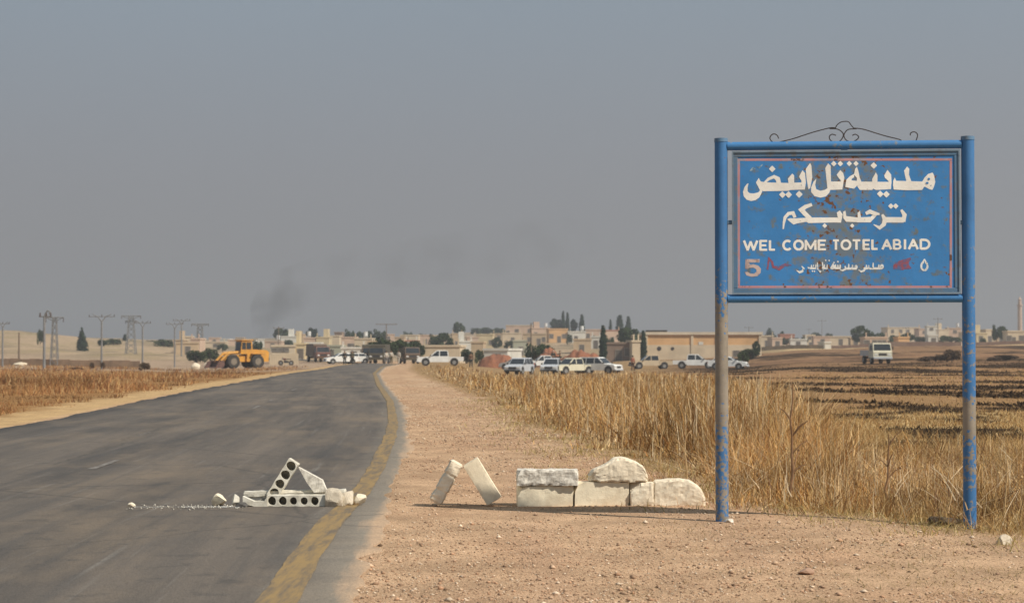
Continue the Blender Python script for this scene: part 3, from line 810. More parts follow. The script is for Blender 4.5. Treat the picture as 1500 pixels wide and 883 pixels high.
p.poly([(bx0, by0 + bw), (bx0 + bw, by0 + bw), (bx0 + bw, by1), (bx0, by1)]).poly([(bx1 - bw, by0 + bw), (bx1, by0 + bw), (bx1, by1), (bx1 - bw, by1)])
p.build('border_line', pink)

iron = mat('dark_iron', (.035, .032, .03), (.07, .05, .04), 20, .6)
def wire(name, pts, r=.0052):
    P3 = [Vector((*[sgn(1100 + x / 5.5556, 160 + y / 5.5556)[0:1]][0], 0, sgn(1100 + x / 5.5556, 160 + y / 5.5556)[1])) for x, y in pts]
    # Catmull-Rom smoothing
    o = []
    for i in range(len(P3) - 1):
        a = P3[max(i-1, 0)]; b = P3[i]; c = P3[i+1]; d = P3[min(i+2, len(P3)-1)]
        for t in (0, .25, .5, .75): o.append(.5 * ((2*b) + (-a + c)*t + (2*a - 5*b + 4*c - d)*t*t + (-a + 3*b - 3*c + d)*t**3))
    o.append(P3[-1])
    return MB().tube(o, r, 6).build(name, iron, root, smooth=True)
wire('scroll_bar', [(225,240),(215,215),(190,202),(165,213),(155,240),(175,266),(210,274),(250,264),(340,242),(420,216),(500,190),(580,168),(650,152),(688,153)])
wire('scroll_arch', [(686,156),(705,125),(740,104),(790,102),(815,130),(838,157)])
wire('scroll_spiral', [(640,160),(700,162),(740,185),(752,215),(730,255),(690,270),(650,256),(638,225),(660,205),(692,214)])
wire('scroll_spiral', [(860,160),(795,165),(768,188),(757,217),(775,252),(820,266),(860,250),(877,225),(850,205),(825,215)])
wire('scroll_bar', [(836,155),(880,158),(930,168),(1000,190),(1100,220),(1205,246),(1230,262)])
wire('scroll_hook', [(1297,215),(1300,195),(1330,185),(1355,205),(1350,240),(1333,275)])

# ------------------------------------------------------------------ concrete and stone barricade
lime = mat('cream_limestone', (.84, .74, .55), (.62, .51, .36), 5, .92, .003, 10, bscale=70, lo=.46, hi=.74)
lime2 = mat('pale_limestone', (.84, .74, .57), (.66, .56, .42), 6, .92, .006, 7, bscale=30)
grey = mat('weathered_concrete', (.80, .75, .65), (.42, .38, .32), 14, .92, .008, 8, bscale=40, lo=.4, hi=.62)
conc = mat('pale_concrete', (.74, .70, .60), (.50, .46, .37), 7, .92, .004, 7, bscale=50, lo=.38, hi=.66)
YB = 20.95
def bx(px0, px1, Y=YB): return at(px0, 740, Y).x, at(px1, 740, Y).x
def bz(py, Y=YB): return at(750, py, Y).z
def stone(name, px0, px1, py0, py1, Y, depth, m, label, seed, cat='stone block', rz=0.0, chips=3, group=None, rough=.003, tilt=0.0, z0=None, wear=.008):
    xa, xb = bx(px0, px1, Y); za = Hs(xa, Y) - .01 if z0 is None else z0; zb = bz(py0, Y)
    bm = block_mesh(xb - xa, depth, zb - za, seed, rough=rough, chips=chips, wear=wear)
    o = bm_obj(name, bm, m, None, ((xa + xb) / 2, Y + depth / 2, za), (0, tilt, rz))
    return tag(o, label, cat, group)
G1 = 'stone blocks set on the gravel beside the road'
b1 = stone('stone_block', 757.5, 839.5, 711.5, 741, YB, .24, lime, 'smooth cream stone block lying under the pitted grey slab', 1, chips=1, rough=.0016, wear=.0022, group=G1, rz=.06)
zt1 = b1.location.z + (bz(711.5) - b1.location.z)
o = stone('pitted_slab', 757, 847.5, 688, 710, YB - .035, .30, grey, 'pitted grey concrete slab resting on the leftmost low cream block', 5, 'concrete slab', rough=.0045, chips=2, z0=zt1 + .004)
b2 = stone('stone_block', 841, 921, 706, 741, YB + .02, .24, lime, 'cream stone block under the rounded boulder, right of the slab pair', 3, chips=1, rough=.0016, wear=.0022, group=G1, rz=.06)
b3 = stone('stone_block', 922.5, 957, 706.5, 741, YB, .22, lime2, 'short broken-faced stone block between the boulder block and the chipped end block', 14, chips=2, rough=.004, group=G1, rz=.10)
def profile_stone(name, px0, px1, py_base, tops, Y, depth, m, seed, rz, label, cat, z0=None, grp=None, rough=.004, cell=.024):
    """rough stone whose top follows a list of (px, py)"""
    xa, xb = bx(px0, px1, Y); zb = z0 if z0 is not None else Hs(xa, Y) - .01; zt_ = max(bz(p_[1], Y) for p_ in tops); lz = zt_ - zb
    us = [(p_[0] - px0) / (px1 - px0) for p_ in tops]; ks = [(bz(p_[1], Y) - zb) / lz for p_ in tops]
    bm = block_mesh(xb - xa, depth, lz, seed, cell=cell, rough=rough, chips=2, wear=.012, prof=(us, ks))
    o = bm_obj(name, bm, m, None, ((xa + xb) / 2, Y + depth / 2, zb), (0, 0, rz)); return tag(o, label, cat, grp)
profile_stone('boulder', 863, 949, 706, [(863, 696), (869, 688), (886, 681), (900, 671.5), (912, 669.5), (930, 675), (943, 683), (949, 694)], YB - .02, .26, lime2, 8, .06,
              'rounded pale boulder sitting on top of the cream stone block', 'boulder', z0=bz(706) + .002)
profile_stone('stone_block', 957.5, 1034, 741, [(957, 706), (975, 703), (997, 701), (1012, 704), (1026, 713), (1034, 727)], YB, .24, lime2, 4, -.05,
              'rightmost stone block, chipped along its sloping upper right edge', 'stone block', grp=G1)
# leaning pair
def place_axis(o, base, top, roll=0.0):    # long axis (local z) from base to top, both world points
    d = (top - base).normalized()
    yv = Vector((0, 1, 0)); xv = yv.cross(d).normalized(); yv = d.cross(xv)
    M = Matrix((xv, yv, d)).transposed().to_4x4() @ Matrix.Rotation(roll, 4, 'Z'); M.translation = base; o.matrix_world = M
YL = 20.9
base = at(724.5, 737, YL + .1); top = at(689, 675.5, YL + .1); base.z = .055
bm = block_mesh(.175, .20, (top - base).length, 6, rough=.0012, chips=0, wear=.004)
o = bm_obj('leaning_stone', bm, lime); place_axis(o, base + Vector((0, 0, 0)), top)
tag(o, 'smooth cream stone post leaning left, right leg of the propped pair', 'stone block')
base = at(637, 738, YL + .02); top = at(670, 676, YL + .06); base.z = .04
n_ = 22; ring = 14; Lh = (top - base).length; vs = []; fs = []; r_ = random.Random(3)
for i in range(n_):
    t = i / (n_ - 1); rad = .080 * (1 - .22 * max(0, math.cos(2 * math.pi * (t * 2.6 + .3))) ** 10) * (0.8 if i in (0, n_ - 1) else 1)
    for k in range(ring):
        a = 2 * math.pi * k / ring; c, s_ = math.cos(a), math.sin(a); q = (abs(c)**7 + abs(s_)**7) ** (-1/7) * .90
        rr_ = rad * q * (1 + r_.uniform(-.06, .06))
        vs.append((c * rr_, s_ * rr_ * 1.15, t * Lh))
for i in range(n_ - 1):
    for k in range(ring): fs.append((i*ring+k, i*ring+(k+1) % ring, (i+1)*ring+(k+1) % ring, (i+1)*ring+k))
fs += [tuple(range(ring - 1, -1, -1)), tuple(range((n_-1)*ring, n_*ring))]
o = MB().add(vs, fs).build('leaning_stone', lime2); place_axis(o, base, top)
tag(o, 'notched pale concrete stub leaning right, left leg of the propped pair', 'concrete stub')

# hollow-core slab pieces on the road
def hollow(n, cw, h, d, r_h, seed, solid0=0.0, solid1=0.0, segs=16, back=True):
    """block with n round cores through its depth; x 0..n*cw (+solids), y 0..d, z 0..h"""
    mb = MB(); rg = random.Random(seed)
    def sq(a, cx): # square point at angle
        c, s = math.cos(a), math.sin(a); m_ = max(abs(c) / (cw / 2), abs(s) / (h / 2)); return (cx + c / m_, h / 2 + s / m_)
    ang = [2 * math.pi * (k + .5) / segs for k in range(segs)] if False else [2 * math.pi * k / segs for k in range(segs)]
    # include the square corners exactly
    corner = math.atan2(h / 2, cw / 2); ang = sorted(set([round(a, 6) for a in ang] + [round(x, 6) for x in (corner, math.pi - corner, math.pi + corner, 2 * math.pi - corner)]))
    N = len(ang)
    for i in range(n):
        cx = solid0 + cw * (i + .5); rr_ = r_h * rg.uniform(.93, 1.04)
        vs = []
        for y in (0, d):
            vs += [(*([sq(a, cx)[0]]), y, sq(a, cx)[1]) for a in ang]
            vs += [(cx + rr_ * math.cos(a), y, h / 2 + rr_ * math.sin(a) * 1.06) for a in ang]
        fs = []
        for k in range(N):
            j = (k + 1) % N
            fs += [(k, j, N + j, N + k), (2*N + j, 2*N + k, 3*N + k, 3*N + j), (N + k, N + j, 3*N + j, 3*N + k)]
            mz = (vs[k][2] + vs[j][2]) / 2
            if mz > h - 1e-4 or mz < 1e-4: fs.append((j, k, 2*N + k, 2*N + j))
        mb.add(vs, fs)
    xe = solid0 + n * cw
    if solid0: mb.box(0, solid0, 0, d, 0, h)
    else: mb.add([(0,0,0),(0,d,0),(0,d,h),(0,0,h)], [(0,1,2,3)])
    if solid1: mb.box(xe, xe + solid1, 0, d, 0, h)
    else: mb.add([(xe,0,0),(xe,d,0),(xe,d,h),(xe,0,h)], [(3,2,1,0)])
    for k, v in enumerate(mb.v):
        j = Vector((math.sin(v[0]*61 + v[2]*40 + seed), math.sin(v[1]*50 + v[0]*33), math.sin(v[2]*57 + v[0]*47 + v[1]*21))) * .0022
        mb.v[k] = tuple(Vector(v) + j)
    if back:  # plate added to close the cores so the openings stay dark
        ya, yb = (d + .001, d + .012) if back > 0 else (-.012, -.001)
        mb.box(-.001, solid0 + n * cw + solid1 + .001, ya, yb, .001, h - .001)
    return mb
YH = 20.62
zr = float(rz_(-2.0, YH)) + .001
def hx(zx): return at(180 + zx / 3.571, 740, YH).x
cw = hx(830) - hx(774)
o = hollow(5, cw, .112, .19, .041, 2, solid1=hx(1150) - hx(1032)).build('hollow_slab', conc, None, (hx(752), YH, zr))
tag(o, 'broken hollow-core slab lying flat on the road with five round openings in its face', 'concrete slab')
# curved broken foot bar to the left of the openings
mb = MB()
xs = [hx(v) for v in (628, 650, 690, 740, 757)]; zz = [(.045, .105), (.02, .085), (.0, .05), (.0, .055), (.0, .105)]
vs = []
for x, (a, b) in zip(xs, zz):
    vs += [(x, 0, a), (x, .10, a), (x, .10, b), (x, 0, b)]
fs = [(0,1,2,3), (16,19,18,17)]
for i in range(4):
    for k in range(4): fs.append((i*4+k, (i+1)*4+k, (i+1)*4+(k+1) % 4, i*4+(k+1) % 4))
o = mb.add(vs, fs).build('slab_fragment', conc, None, (0, YH - .02, zr)); tag(o, 'curved broken slab fragment at the left end of the five-hole slab', 'concrete fragment')
xa = hx(612); bm = block_mesh(hx(1155) - xa, .17, .05, 21, rough=.003, chips=3)
zb_ = zr + .107
o = bm_obj('thin_slab', bm, conc, None, ((hx(1155) + xa) / 2 - .0, YH + .30, zb_ - .01), (0, R(-1.2), R(1.5))); tag(o, 'long thin concrete slab lying behind and above the five-hole slab', 'concrete slab')
bm = block_mesh(hx(1120) - hx(640), .2, .115, 23, rough=.004, chips=3)
o = bm_obj('support_block', bm, grey, None, ((hx(1120) + hx(640)) / 2, YH + .33, zr - .006)); tag(o, 'shaded rough concrete block under the long thin slab on the road', 'concrete block')
# leaning four-hole piece
def lean_axes(base, top):
    d = (top - base).normalized(); y = Vector((0, 1, 0)); z = d.cross(y).normalized()
    return Matrix((d, y, z)).transposed().to_4x4()
YQ = YH + .16
bl = at(180 + 752 / 3.571, 640 + 298 / 3.571, YQ); tl = at(180 + 868 / 3.571, 640 + 112 / 3.571, YQ)
n4 = 4; cwl = (tl - bl).length / 4
o = hollow(4, cwl, .118, .16, .046, 5, back=-1).build('leaning_hollow_block', conc)
M = lean_axes(bl, tl); M.translation = bl - (M @ Vector((0, 0, 1)) - M.translation) * .0; 
M4 = M.copy(); zdir = (M4.to_3x3() @ Vector((0, 0, 1)))
if zdir.x < 0: zdir = -zdir; M4 = Matrix((M4.to_3x3().col[0], -Vector(M4.to_3x3().col[1]), zdir)).transposed().to_4x4(); M4.translation = bl + Vector((0, .16, 0))
else: M4.translation = bl
o.matrix_world = M4
tag(o, 'hollow-core block propped up at a slant showing four round openings', 'concrete block')
# leaning wedge
P_ = [at(180 + x / 3.571, 640 + y / 3.571, YQ + .02) for x, y in ((918, 158), (945, 172), (1005, 205), (1042, 225), (1066, 285), (1000, 290), (960, 235))]
vs = [tuple(p_) for p_ in P_] + [tuple(p_ + Vector((0, .12, .0))) for p_ in P_]; nP = len(P_)
fs = [tuple(range(nP)), tuple(range(2*nP - 1, nP - 1, -1))] + [(i, i + nP, (i+1) % nP + nP, (i+1) % nP) for i in range(nP)]
c0 = Vector(vs[5]); mb = MB().add([tuple(Vector(v) - c0) for v in vs], fs)
o = mb.build('leaning_wedge', grey, None, tuple(c0)); tag(o, 'jagged concrete wedge leaning against the propped four-hole block', 'concrete fragment')
rubm = mat('rubble', (.62, .54, .42), (.40, .34, .26), 14, .92, .006, 6, bscale=60)
def rub(px, py, wpx, hpx, label, seed, m=rubm, name='rubble_stone', cat='stone', grp=None, road=True):
    g = gnd(px, py); s = g.y / FPX
    bm = rock_mesh(wpx * s / 2 * 1.35, wpx * s * .5, hpx * s / 1.15, seed, sub=3, np_=9, dl=.38)
    z = float(rz_(g.x, g.y)) if road else Gz(g.x, g.y)
    o = bm_obj(name, bm, m, None, (g.x, g.y, z - .003), (0, 0, seed)); return tag(o, label, cat, grp)
rub(488, 745, 22, 22, 'grey rubble lump tucked against the right end of the hollow slab', 3)
rub(508, 744, 26, 22, 'round-ended broken concrete lump on the yellow line, right of the hollow slab', 5)
rub(525, 743, 24, 16, 'small pale rubble piece at the far right tip of the road barricade', 8, lime2)
rub(322, 744, 24, 15, 'cream squarish stone left of the hollow slab on the road', 11, lime)
rub(345, 744, 13, 13, 'small whitish stone touching the left end of the slab fragment', 13, conc)
rub(355, 746, 16, 6, 'flat dark stone chip before the slab fragment', 17, mat('dark_stone', (.07, .065, .06), (.12, .11, .10), 8))
rub(193, 746, 9, 6, 'tiny white stone at the left end of the white dust line on the road', 19, lime2)
rub(1470, 797, 26, 11, 'flat pale stone on the gravel right of the sign post', 23, rubm, road=False)
rub(1180, 842, 22, 8, 'flat reddish stone on the gravel below the middle of the sign', 29, mat('red_stone', (.42, .27, .19), (.32, .2, .13), 8), road=False)
rub(1385, 768, 40, 12, 'dark brown lump beside the foot of the right sign post', 31, mat('lump_dark_brown', (.06, .045, .03), (.12, .08, .05), 12, bump=.02), 'dark_lump', 'soil clod', road=False)  # dark brown flattened lump left of the right post's foot
rub(1068, 765, 12, 5, 'small grey stone at the foot of the left sign post', 37, grey, road=False)
# cement dust trail with crumbs
ysd = None
V = []; F = []
x_a, x_b = at(196, 740, 20.5).x, at(352, 740, 20.5).x
n_ = 150; r_ = random.Random(2)
for i in range(n_):
    t = i / (n_ - 1); x = x_a + (x_b - x_a) * t; wn = float(fbm(np.array(x * 9), np.array(1.5), 5, 4)); hw = max(.002, .17 * (wn - .34)) * (.6 + .7 * t)
    cy = 20.52 + .02 * t + .05 * (float(fbm(np.array(x * 5), np.array(7.5), 6)) - .5)
    for s_ in (-1, 0, 1): V.append((x, cy + s_ * hw * r_.uniform(.6, 1.3), float(rz_(x, 20.5)) + .004))
for i in range(n_ - 1):
    for k in (0, 1): F.append((i*3+k, (i+1)*3+k, (i+1)*3+k+1, i*3+k+1))
o = MB().add(V, F).build('cement_dust', dusty); tag(o, 'thin white trail of cement dust on the asphalt left of the hollow slab', 'dust', kind='stuff')
# ------------------------------------------------------------------ dry weeds, stubble, gravel
def ribbons(name, x, y, z, hgt, wid, colr, lean=.25, seed=1, droop=0.0, segs=3, m=None, kind='stuff', label=None, cat='grass', tiltall=None, kink=.18):
    rg = np.random.default_rng(seed); n = len(x)
    az = rg.uniform(0, 2*np.pi, n); ln_ = rg.normal(0, lean, n)
    dx = np.cos(az) * np.abs(ln_); dy = np.sin(az) * np.abs(ln_)
    fa = rg.uniform(0, np.pi, n)                # which way the ribbon is turned
    wx = np.cos(fa); wy = np.sin(fa) * .6
    L_ = segs + 1; V = np.zeros((n, L_, 2, 3), np.float32)
    kx = rg.normal(0, kink, (n, L_)); ky = rg.normal(0, kink, (n, L_))
    cx = x.copy(); cy = y.copy()
    for k in range(L_):
        t = k / segs
        if k:
            cx = cx + (dx * (1 + droop * t) + kx[:, k]) * hgt / segs; cy = cy + (dy * (1 + droop * t) + ky[:, k]) * hgt / segs
        cz = z - .02 + hgt * (t - droop * .35 * t * t)
        w_ = wid * (1 - .75 * t) / 2
        for s_, sg in ((0, -1), (1, 1)):
            V[:, k, s_, 0] = cx + sg * wx * w_; V[:, k, s_, 1] = cy + sg * wy * w_; V[:, k, s_, 2] = cz
    base = (np.arange(n) * L_ * 2)[:, None, None]
    q = np.array([[2*k, 2*k+1, 2*k+3, 2*k+2] for k in range(segs)])[None]
    F = (base + q).reshape(-1, 4)
    cols = np.repeat(colr[:, None, :], L_ * 2, 1).reshape(-1, 3)
    return V.reshape(-1, 3), F, cols
def join_np(name, parts, m, label, cat='grass', kind='stuff'):
    V = []; F = []; Cc = []; b = 0
    for v, f, c in parts:
        V.append(v); F.append(f + b); Cc.append(c); b += len(v)
    me = np_mesh(name, np.concatenate(V), np.concatenate(F), np.concatenate(Cc)); me.materials.append(m)
    return tag(link(name, me), label, cat, kind=kind)
weedm = attr_mat('dry_weed', .85, (.85, 1.12), 8, translucent=.25)
PAL = np.array([(.60,.37,.14), (.50,.27,.09), (.74,.52,.25), (.35,.16,.055), (.84,.63,.36), (.21,.10,.043)])
def pick(rg, n, pal, w_, tone=.15):
    c = pal[rg.choice(len(pal), n, p=np.array(w_) / sum(w_))]
    return c * (1 + rg.normal(0, tone, n))[:, None].clip(.5, 1.6)
def scatter(rg, n, ya, yb, xa, xb, power=1.0):
    u = rg.uniform(0, 1, n); y = (ya ** (1 - power) + u * (yb ** (1 - power) - ya ** (1 - power))) ** (1 / (1 - power)) if power != 1 else ya * (yb / ya) ** u
    px = rg.uniform(xa, xb, n); return (px - 750) / FPX * y, y, px
rg = np.random.default_rng(5)
parts = []
# tall weeds right of the verge
def veg_h(px, y, x):
    tall = 1.12 - .72 * sstep(1170, 1290, px + (y - 20) * 1.0) * sstep(60, 25, y)
    h = tall * np.interp(y, [16, 22, 30, 45, 60, 100, 200], [.9, 1.0, 1.02, .88, .70, .52, .40])
    edge = sstep(0, 2.4, x - gb(y)); return h * (.16 + .84 * edge)
def tallmask(px, y, x, n2_):
    a = sstep(-.5, 1.5, x - gb(y) + (n2_ - .5) * 2.6)
    burnt = sstep(1130, 1210, px + (y - 30) * 1.2) * sstep(21, 33, y + (fbm(x * .8, y * .5, 301) - .5) * 14)      # open burnt field: no tall weeds
    return a * (1 - burnt) * (1 - .97 * sstep(22, 30, y) * sstep(1180, 1260, px) * burnf(x, y))
for ya, yb, n, wd, dn in ((17, 30, 90000, .008, 1), (30, 60, 62000, .016, 1), (60, 125, 42000, .034, 1), (125, 215, 16000, .06, 1)):
    x, y, px = scatter(rg, n, ya, yb, 560, 1560)
    n2_ = fbm(x * 1.1, y * .6, 31); cl = fbm(x * 2.6, y * 1.8, 131)
    keep = rg.uniform(0, 1, n) < tallmask(px, y, x, n2_) * sstep(.36, .66, cl) * (.25 + .75 * sstep(.36, .56, fbm(x * .7 + 5, y * .5, 271)))
    if ya >= 125: keep &= (px > 600) & (px < 1110)
    x, y, px, cl = x[keep], y[keep], px[keep], cl[keep]
    h = veg_h(px, y, x) * rg.uniform(.45, 1.12, len(x)) * (.72 + .5 * fbm(x * .5, y * .35, 9))
    if ya >= 125: h *= .75
    nn = fbm(x * .45, y * .3, 63)
    c = pick(rg, len(x), PAL, (3.5, 4, 3, 3, 2.0, 2.0), .22); c *= (1.10 - .50 * sstep(.42, .62, nn))[:, None] * (1.15 - .5 * sstep(.42, .6, fbm(x * 1.5, y * 1.1, 163)))[:, None]
    z = GzV(x, y)
    parts.append(ribbons('', x, y, z, h, wd * rg.uniform(.6, 1.5, len(x)), c, .46, int(ya), 0.1, kink=.36))
    # bent and fallen leaves low down
    k = rg.uniform(0, 1, len(x)) < .75
    parts.append(ribbons('', x[k] + rg.normal(0, .08, k.sum()), y[k] + rg.normal(0, .08, k.sum()), z[k], h[k] * rg.uniform(.2, .6, k.sum()), wd * np.where(rg.uniform(0, 1, k.sum()) < .3, rg.uniform(1.8, 3.2, k.sum()), rg.uniform(.7, 1.8, k.sum())), pick(rg, k.sum(), PAL, (3, 3, 4, 2.5, 3, 2), .28), 1.0, int(ya) + 1, .9, kink=.35))
# bleached stout stems and brown crossing twigs
for ya, yb, n, wd in ((17.5, 30, 2600, .013), (30, 70, 3000, .024), (70, 160, 1600, .05)):
    x, y, px = scatter(rg, n, ya, yb, 600, 1540)
    keep = rg.uniform(0, 1, n) < tallmask(px, y, x, fbm(x * 1.1, y * .6, 31)) * sstep(.0, 1.2, x - gb(y)) * sstep(.40, .55, fbm(x * .9, y * .6, 207)); x, y, px = x[keep], y[keep], px[keep]
    parts.append(ribbons('', x, y, GzV(x, y), veg_h(px, y, x) * rg.uniform(.6, 1.25, len(x)), wd * rg.uniform(.7, 1.3, len(x)), pick(rg, len(x), np.array([(.80,.66,.44), (.70,.52,.30), (.24,.13,.06)]), (4, 3, 1.5)), .12, int(ya) + 31, 0.0, kink=.07))
    k = rg.uniform(0, 1, len(x)) < .9
    parts.append(ribbons('', x[k] + .15, y[k], GzV(x[k], y[k]), veg_h(px[k], y[k], x[k]) * rg.uniform(.3, .75, k.sum()), wd * .8 * rg.uniform(.7, 1.3, k.sum()), pick(rg, k.sum(), np.array([(.72,.56,.34), (.32,.18,.08), (.20,.11,.05)]), (3, 2, 2)), 1.1, int(ya) + 41, .2, kink=.12))
# fallen twigs and snapped stems lying across each other near the posts
x, y, px = scatter(rg, 900, 18.3, 27, 960, 1560); keep = x > gb(y) + .15; x, y = x[keep], y[keep]
parts.append(ribbons('', x, y, GzV(x, y) + rg.uniform(0, .25, len(x)), rg.uniform(.12, .38, len(x)), rg.uniform(.008, .018, len(x)), pick(rg, len(x), np.array([(.66,.52,.34), (.30,.18,.10), (.16,.09,.05), (.50,.34,.18)]), (3, 2, 2, 2)), 1.6, 991, .3, kink=.15))
join_np('dry_weeds', parts, weedm, 'tall dry brown weeds growing along the right side of the gravel verge')
# stubble of the open field and pale grass behind the right post
parts = []
for ya, yb, n, wd, hh in ((18, 40, 42000, .010, .24), (40, 90, 36000, .022, .14), (90, 200, 22000, .05, .13)):
    x, y, px = scatter(rg, n, ya, yb, 1080, 1580)
    bf = burnf(x, y); pt_ = sstep(.46, .60, fbm(x * .11 + 40, y * .12, 83))
    keep = (x > gb(y) + .1) & (rg.uniform(0, 1, n) < (1 - bf) * (np.interp(y, [30, 60], [.25, .10]) + .75 * pt_) + .01) & (rg.uniform(0, 1, n) < np.maximum(sstep(1110, 1220, px), .2))
    x, y = x[keep], y[keep]
    parts.append(ribbons('', x, y, GzV(x, y), hh * rg.uniform(.3, 1.2, len(x)), wd * rg.uniform(.6, 1.5, len(x)), pick(rg, len(x), np.array([(.52,.35,.15), (.42,.26,.11), (.62,.47,.25), (.28,.16,.07)]), (4, 4, 2, 3)), .5, int(ya), .3))
join_np('field_stubble', parts, weedm, 'short pale straw stubble in the partly burnt field on the right')
# low straw and green-tan tufts along the verge edge
x, y, px = scatter(rg, 60000, 15, 70, 640, 1560)
d = x - gb(y); n2_ = fbm(x * 1.7, y * .9, 31)
keep = (d > -1.5) & (d < .9) & (rg.uniform(0, 1, len(x)) < sstep(-1.5, .1, d + (n2_ - .5) * 2.4)) & (fbm(x * 2.2, y * 2, 8) > .47)
x, y = x[keep], y[keep]
parts = [ribbons('', x, y, GzV(x, y), rg.uniform(.03, .16, len(x)), .009 * rg.uniform(.6, 1.6, len(x)) * np.clip(y / 22, 1, 3), pick(rg, len(x), np.array([(.50,.38,.17), (.36,.27,.10), (.28,.23,.09), (.58,.46,.26)]), (3, 3, 1.5, 2)), .9, 77, .8)]
x, y, px = scatter(rg, 6000, 12.5, 24, 900, 1560)
keep = (x < gb(y)) & (fbm(x * 1.6, y * 2.4, 88) > .60 - .1 * sstep(1150, 1400, px)); x, y = x[keep], y[keep]
parts.append(ribbons('', x, y, GzV(x, y) + .015, rg.uniform(.01, .06, len(x)), np.full(len(x), .007), pick(rg, len(x), np.array([(.20,.16,.07), (.35,.24,.11)]), (2, 1)), 2.2, 78, .8))
join_np('verge_straw', parts, weedm, 'low straw and dull green tufts along the edge of the gravel')
# charred stubble standing in the burnt bands
parts = []
for ya, yb, n, wd, hh in ((22, 60, 32000, .014, .10), (60, 230, 30000, .05, .12)):
    x, y, px = scatter(rg, n, ya, yb, 1000, 1580); bf = burnf(x, y)
    keep = (x > gb(y) + .5) & (rg.uniform(0, 1, n) < sstep(.05, .9, bf)) & ((px > 1130) | (y > 110)); x, y = x[keep], y[keep]
    parts.append(ribbons('', x, y, GzV(x, y), hh * rg.uniform(.3, 1.4, len(x)), wd * rg.uniform(.8, 2.5, len(x)), pick(rg, len(x), np.array([(.035,.025,.018), (.06,.04,.025), (.20,.12,.06)]), (4, 3, 1)), .6, int(ya) + 51, .4))
join_np('charred_stubble', parts, weedm, 'black charred stubble standing in the burnt bands of the right field')
# left side weeds
parts = []
for ya, yb, n, wd in ((40, 90, 46000, .024), (90, 215, 30000, .055), (205, 229, 3500, .06)):
    x, y, px = scatter(rg, n, ya, yb, -60, 560 if ya < 200 else 470)
    d = road_l(y) - x; n2_ = fbm(x * .7, y * .5, 35)
    keep = (d > 1.8 + (n2_ - .5) * 2.2) & (d < 60) & (rg.uniform(0, 1, n) < sstep(.38, .56, fbm(x * .5, y * .25, 44)))
    x, y, d = x[keep], y[keep], d[keep]
    h = rg.uniform(.12, .55, len(x)) * (.4 + .6 * sstep(1.5, 5, d)) * (.15 + 1.5 * sstep(.35, .65, fbm(x * .25, y * .12, 66))) * np.interp(y, [40, 120, 215], [1.0, .75, .5])
    c = pick(rg, len(x), np.array([(.42,.215,.085), (.48,.29,.12), (.32,.15,.065), (.22,.105,.05), (.58,.40,.20)]), (4, 2.5, 3.5, 2.5, 1.6))
    c *= (1.15 - .5 * sstep(.45, .65, fbm(x * .12, y * .1, 97)))[:, None]
    parts.append(ribbons('', x, y, GzV(x, y), h, wd * rg.uniform(.6, 1.6, len(x)), c, .45, int(ya) + 7, .25))
join_np('roadside_weeds', parts, weedm, 'rust brown dry weeds along the left side of the road')
# distinct stout stalks standing out of the weeds
stalkm = mat('dry_stalk', (.56, .40, .20), (.36, .22, .10), 6, .85)
stalkd = mat('dark_dry_stalk', (.34, .20, .10), (.16, .09, .05), 6, .85)
def stalk(px, py, top_py, seed, label, m=stalkm, r0=.009, lean=0.0):
    g = gnd(px, py); z0 = Gz(g.x, g.y); hgt = (at(px, top_py, g.y).z - z0)
    r_ = random.Random(seed); t = empty('dry_stalk', (g.x, g.y, z0)); tag(t, label, 'dry plant', 'stout dry stalks among the weeds')
    pts = [Vector((0, 0, -.05))]; n_ = 7
    for k in range(1, n_ + 1): pts.append(Vector((lean * k / n_ * hgt + r_.uniform(-.02, .02), r_.uniform(-.02, .02), hgt * k / n_)))
    MB().tube(pts, [r0 * (1 - .6 * k / n_) for k in range(n_ + 1)], 6).build('stem', m, t, smooth=True)
    for k in range(r_.randint(4, 7)):
        i = r_.randint(2, n_ - 1); a = r_.uniform(0, 6.28); l_ = r_.uniform(.07, .2)
        d_ = Vector((math.cos(a), math.sin(a) * .6, r_.uniform(.5, 1.2))) * l_
        MB().tube([pts[i], pts[i] + d_ * .6 + Vector((0, 0, .02)), pts[i] + d_], [r0 * .5, r0 * .35, r0 * .2], 5).build('branch', m, t)
        if r_.random() < .6:
            bm = rock_mesh(.016, .016, .022, seed + k, sub=1); bm_obj('seed_head', bm, m, t, tuple(pts[i] + d_ - Vector((0, 0, .01))))
stalk(1160, 742, 562, 1, 'tallest dark dry stalk, rising between the sign posts nearer the left post', stalkd, .019)
stalk(1297, 748, 636, 2, 'dark bent dry stalk right of centre between the sign posts', stalkd, .015, .05)
stalk(1206, 740, 604, 3, 'pale branching dry stalk just right of the tallest dark one', stalkm, .008, -.08)
stalk(1240, 745, 640, 4, 'short pale dry stalk midway between the sign posts', stalkm, .008, .1)
stalk(1128, 738, 590, 5, 'leaning pale dry stalk close behind the left sign post', stalkm, .008, .18)
stalk(1005, 712, 590, 6, 'pale upright dry stalk above the chipped end block', stalkm, .011)
stalk(912, 662, 560, 7, 'thick bleached stalk above the boulder, tallest left of the sign', stalkm, .016)
stalk(968, 690, 575, 8, 'bleached straight stalk between the boulder and the left sign post', stalkm, .011, .04)
stalk(1340, 752, 655, 9, 'thin pale dry stalk left of the right sign post', stalkm, .007, -.12)
stalk(1470, 765, 640, 10, 'pale dry stalk right of the right sign post', stalkm, .008, .06)
